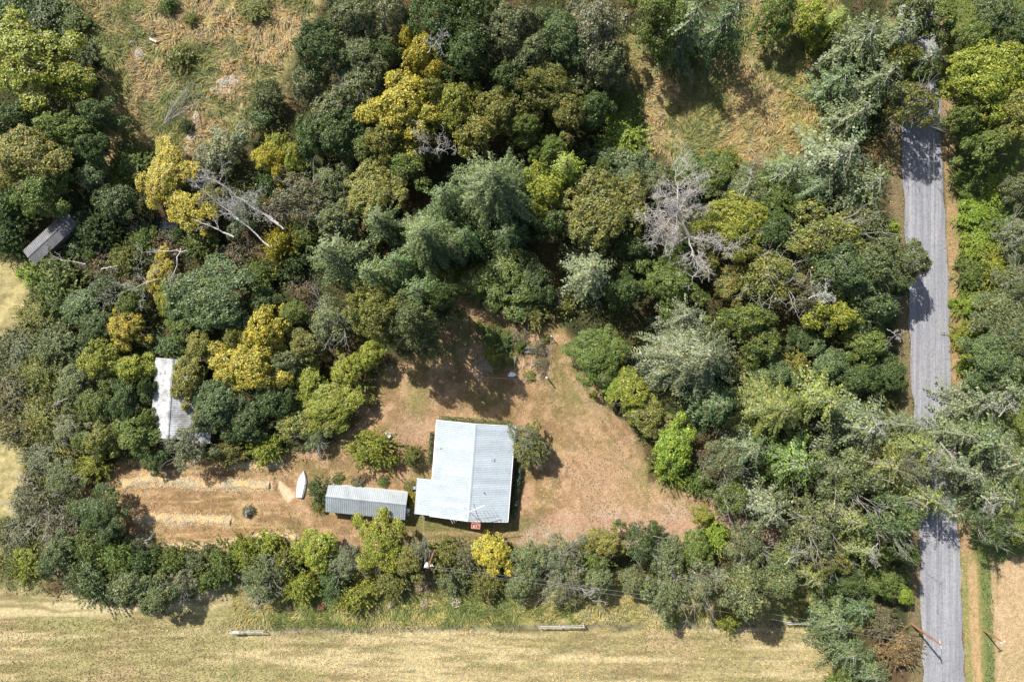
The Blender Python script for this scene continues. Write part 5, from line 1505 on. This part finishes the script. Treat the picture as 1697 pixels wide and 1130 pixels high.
grass('dry_field_stubble', 12000, (78, -66, 96, -34), 6, inside(EFIELD, 3), (.15, .4), (.04, .09), (.1, .6), ((.26, .22, .10), (.36, .27, .16), (.46, .36, .24)), ['greenish stubble of the dry field east of the road', 'tan stubble of the dry field east of the road', 'pale stubble of the dry field east of the road'], lambda x, y: 1.6+fbm(x, y, 3, 2, 3))

def undergrowth(name, n, box, seed, test, leaf, hmax, cols, labels, base=.1):
    x, y, g = scatter(n, box, seed, test); m = len(x)
    hm = hmax*np.clip((fbm(x, y, 3.6, 3, seed+40)-.28)*2.1, 0.05, 1)*(.75+.5*fbm(x, y, 1.0, 2, seed+41)); e = .15
    nx = -(fbm(x+e, y, 1.4, 2, seed+41)-fbm(x-e, y, 1.4, 2, seed+41))/(2*e)*hmax*1.5; ny = -(fbm(x, y+e, 1.4, 2, seed+41)-fbm(x, y-e, 1.4, 2, seed+41))/(2*e)*hmax*1.5
    z = ground_height(x, y)+base+hm*g.uniform(.55, 1.0, m)
    nr = unit(np.stack([nx, ny, np.ones(m)], 1)+g.normal(size=(m, 3))*.5); s = leaf*g.uniform(.6, 1.4, m)
    lab = np.digitize(fbm(x, y, 6, 3, seed+42)+g.normal(size=m)*.05, [.47, .55])
    for i, col in enumerate(cols):
        k = lab == i; o = link(name, mesh_q(name, *cards(np.stack([x, y, z], 1)[k], nr[k], rdir(g, k.sum()), s[k], s[k]*.62, .15), M['leaf'])); o.color = (*col, 1); tag(o, labels[i], 'undergrowth', kind='stuff')
def clear_of(u, v, w=0):
    d = np.full(u.shape, 1e9)
    for (cu, cv, a, hw, hh) in ((289, 661, 3.8, 42, 70), (83, 393, -43, 60, 20)):
        t = math.radians(a); du = (u-cu)*math.cos(t)+(v-cv)*math.sin(t); dv = -(u-cu)*math.sin(t)+(v-cv)*math.cos(t); d = np.minimum(d, np.maximum(abs(du)-hw, abs(dv)-hh))
    return d > w
def wood_test(x, y, u, v, g):
    wob = (fbm(x, y, 3, 3, 4)-.5)*26
    out = (poly_sdf(u, v, YARD)+wob < -1) & (poly_sdf(u, v, WMEAD)+wob < -4) & (poly_sdf(u, v, NMEAD)+wob < -4) & (poly_sdf(u, v, LFIELD) < -4) & (poly_sdf(u, v, DRIVE) < -3) & (u < road_x(v, ROAD_L)-22+wob*.3)
    out &= ~((v > 952+wob*.4) & (u > 380)) & (path_dist(u, v, CREEK) > 2+wob*.5) & (poly_sdf(u, v, WGRASS)+wob < 0) & (poly_sdf(u, v, WG2)+wob < 0) & (path_dist(u, v, [(762, 425), (757, 500)]) > 12)
    return out & clear_of(u, v)
undergrowth('undergrowth', 190000, (-92, -42, 68, 64), 7, wood_test, .30, 3.1, ((.060, .085, .030), (.095, .125, .036), (.145, .155, .044)), ['dark bramble and fern cover between the trees', 'mid green bramble cover between the trees', 'yellowish bramble cover between the trees'])
undergrowth('verge_growth', 42000, (70, -40, 96, 64), 8, lambda x, y, u, v, g: (poly_sdf(u, v, EBUSH) > 0) & (u > road_x(v, ROAD_R)+22+(fbm(x, y, 3, 3, 4)-.5)*16) & ((v < 900) | (u > 1e4)), .27, 1.1, ((.085, .12, .035), (.125, .165, .04), (.19, .21, .05)), ['mid green leafy ground cover east of the road', 'bright green leafy ground cover east of the road', 'yellow-green leafy ground cover east of the road'])
undergrowth('scrub_cover', 42000, (-92, -38, -72, 12), 9, lambda x, y, u, v, g: (poly_sdf(u, v, WEST) > 0) & (poly_sdf(u, v, WGRASS)+(fbm(x, y, 3, 3, 4)-.5)*30 < 0) & (poly_sdf(u, v, WG2)+(fbm(x, y, 3, 3, 4)-.5)*30 < 0), .26, 2.2, ((.13, .15, .07), (.19, .195, .085), (.26, .25, .105)), ['dull green low scrub at the western edge', 'olive low scrub at the western edge', 'yellowish low scrub at the western edge'])
grass('verge_grass', 26000, (60, -60, 80, 62), 11, lambda x, y, u, v, g: ((u-road_x(v, ROAD_R) > -3+g.normal(size=u.shape)*2.2) & (u-road_x(v, ROAD_R) < 16+g.normal(size=u.shape)*4)) | ((u-road_x(v, ROAD_L) < 3+g.normal(size=u.shape)*2.2) & (u-road_x(v, ROAD_L) > -22)), (.2, .5), (.04, .10), (.2, .9), ((.15, .165, .06), (.29, .23, .12), (.40, .28, .17)), ['green grass creeping over the road edges', 'dry grass along the road edges', 'tan grass along the road edges'], lambda x, y: fbm(x, y, 2, 2, 3)*9)
undergrowth('ditch_growth', 5000, (74, -66, 86, -36), 10, lambda x, y, u, v, g: (abs(u-road_x(v, ROAD_R)-41+(fbm(x, y, 3, 3, 4)-.5)*16) < 7) & (v > 930), .22, .6, ((.10, .13, .045), (.13, .16, .055), (.19, .19, .07)), ['mid green weeds in the farm strip beside the road', 'bright weeds in the farm strip beside the road', 'yellowish weeds in the farm strip beside the road'])
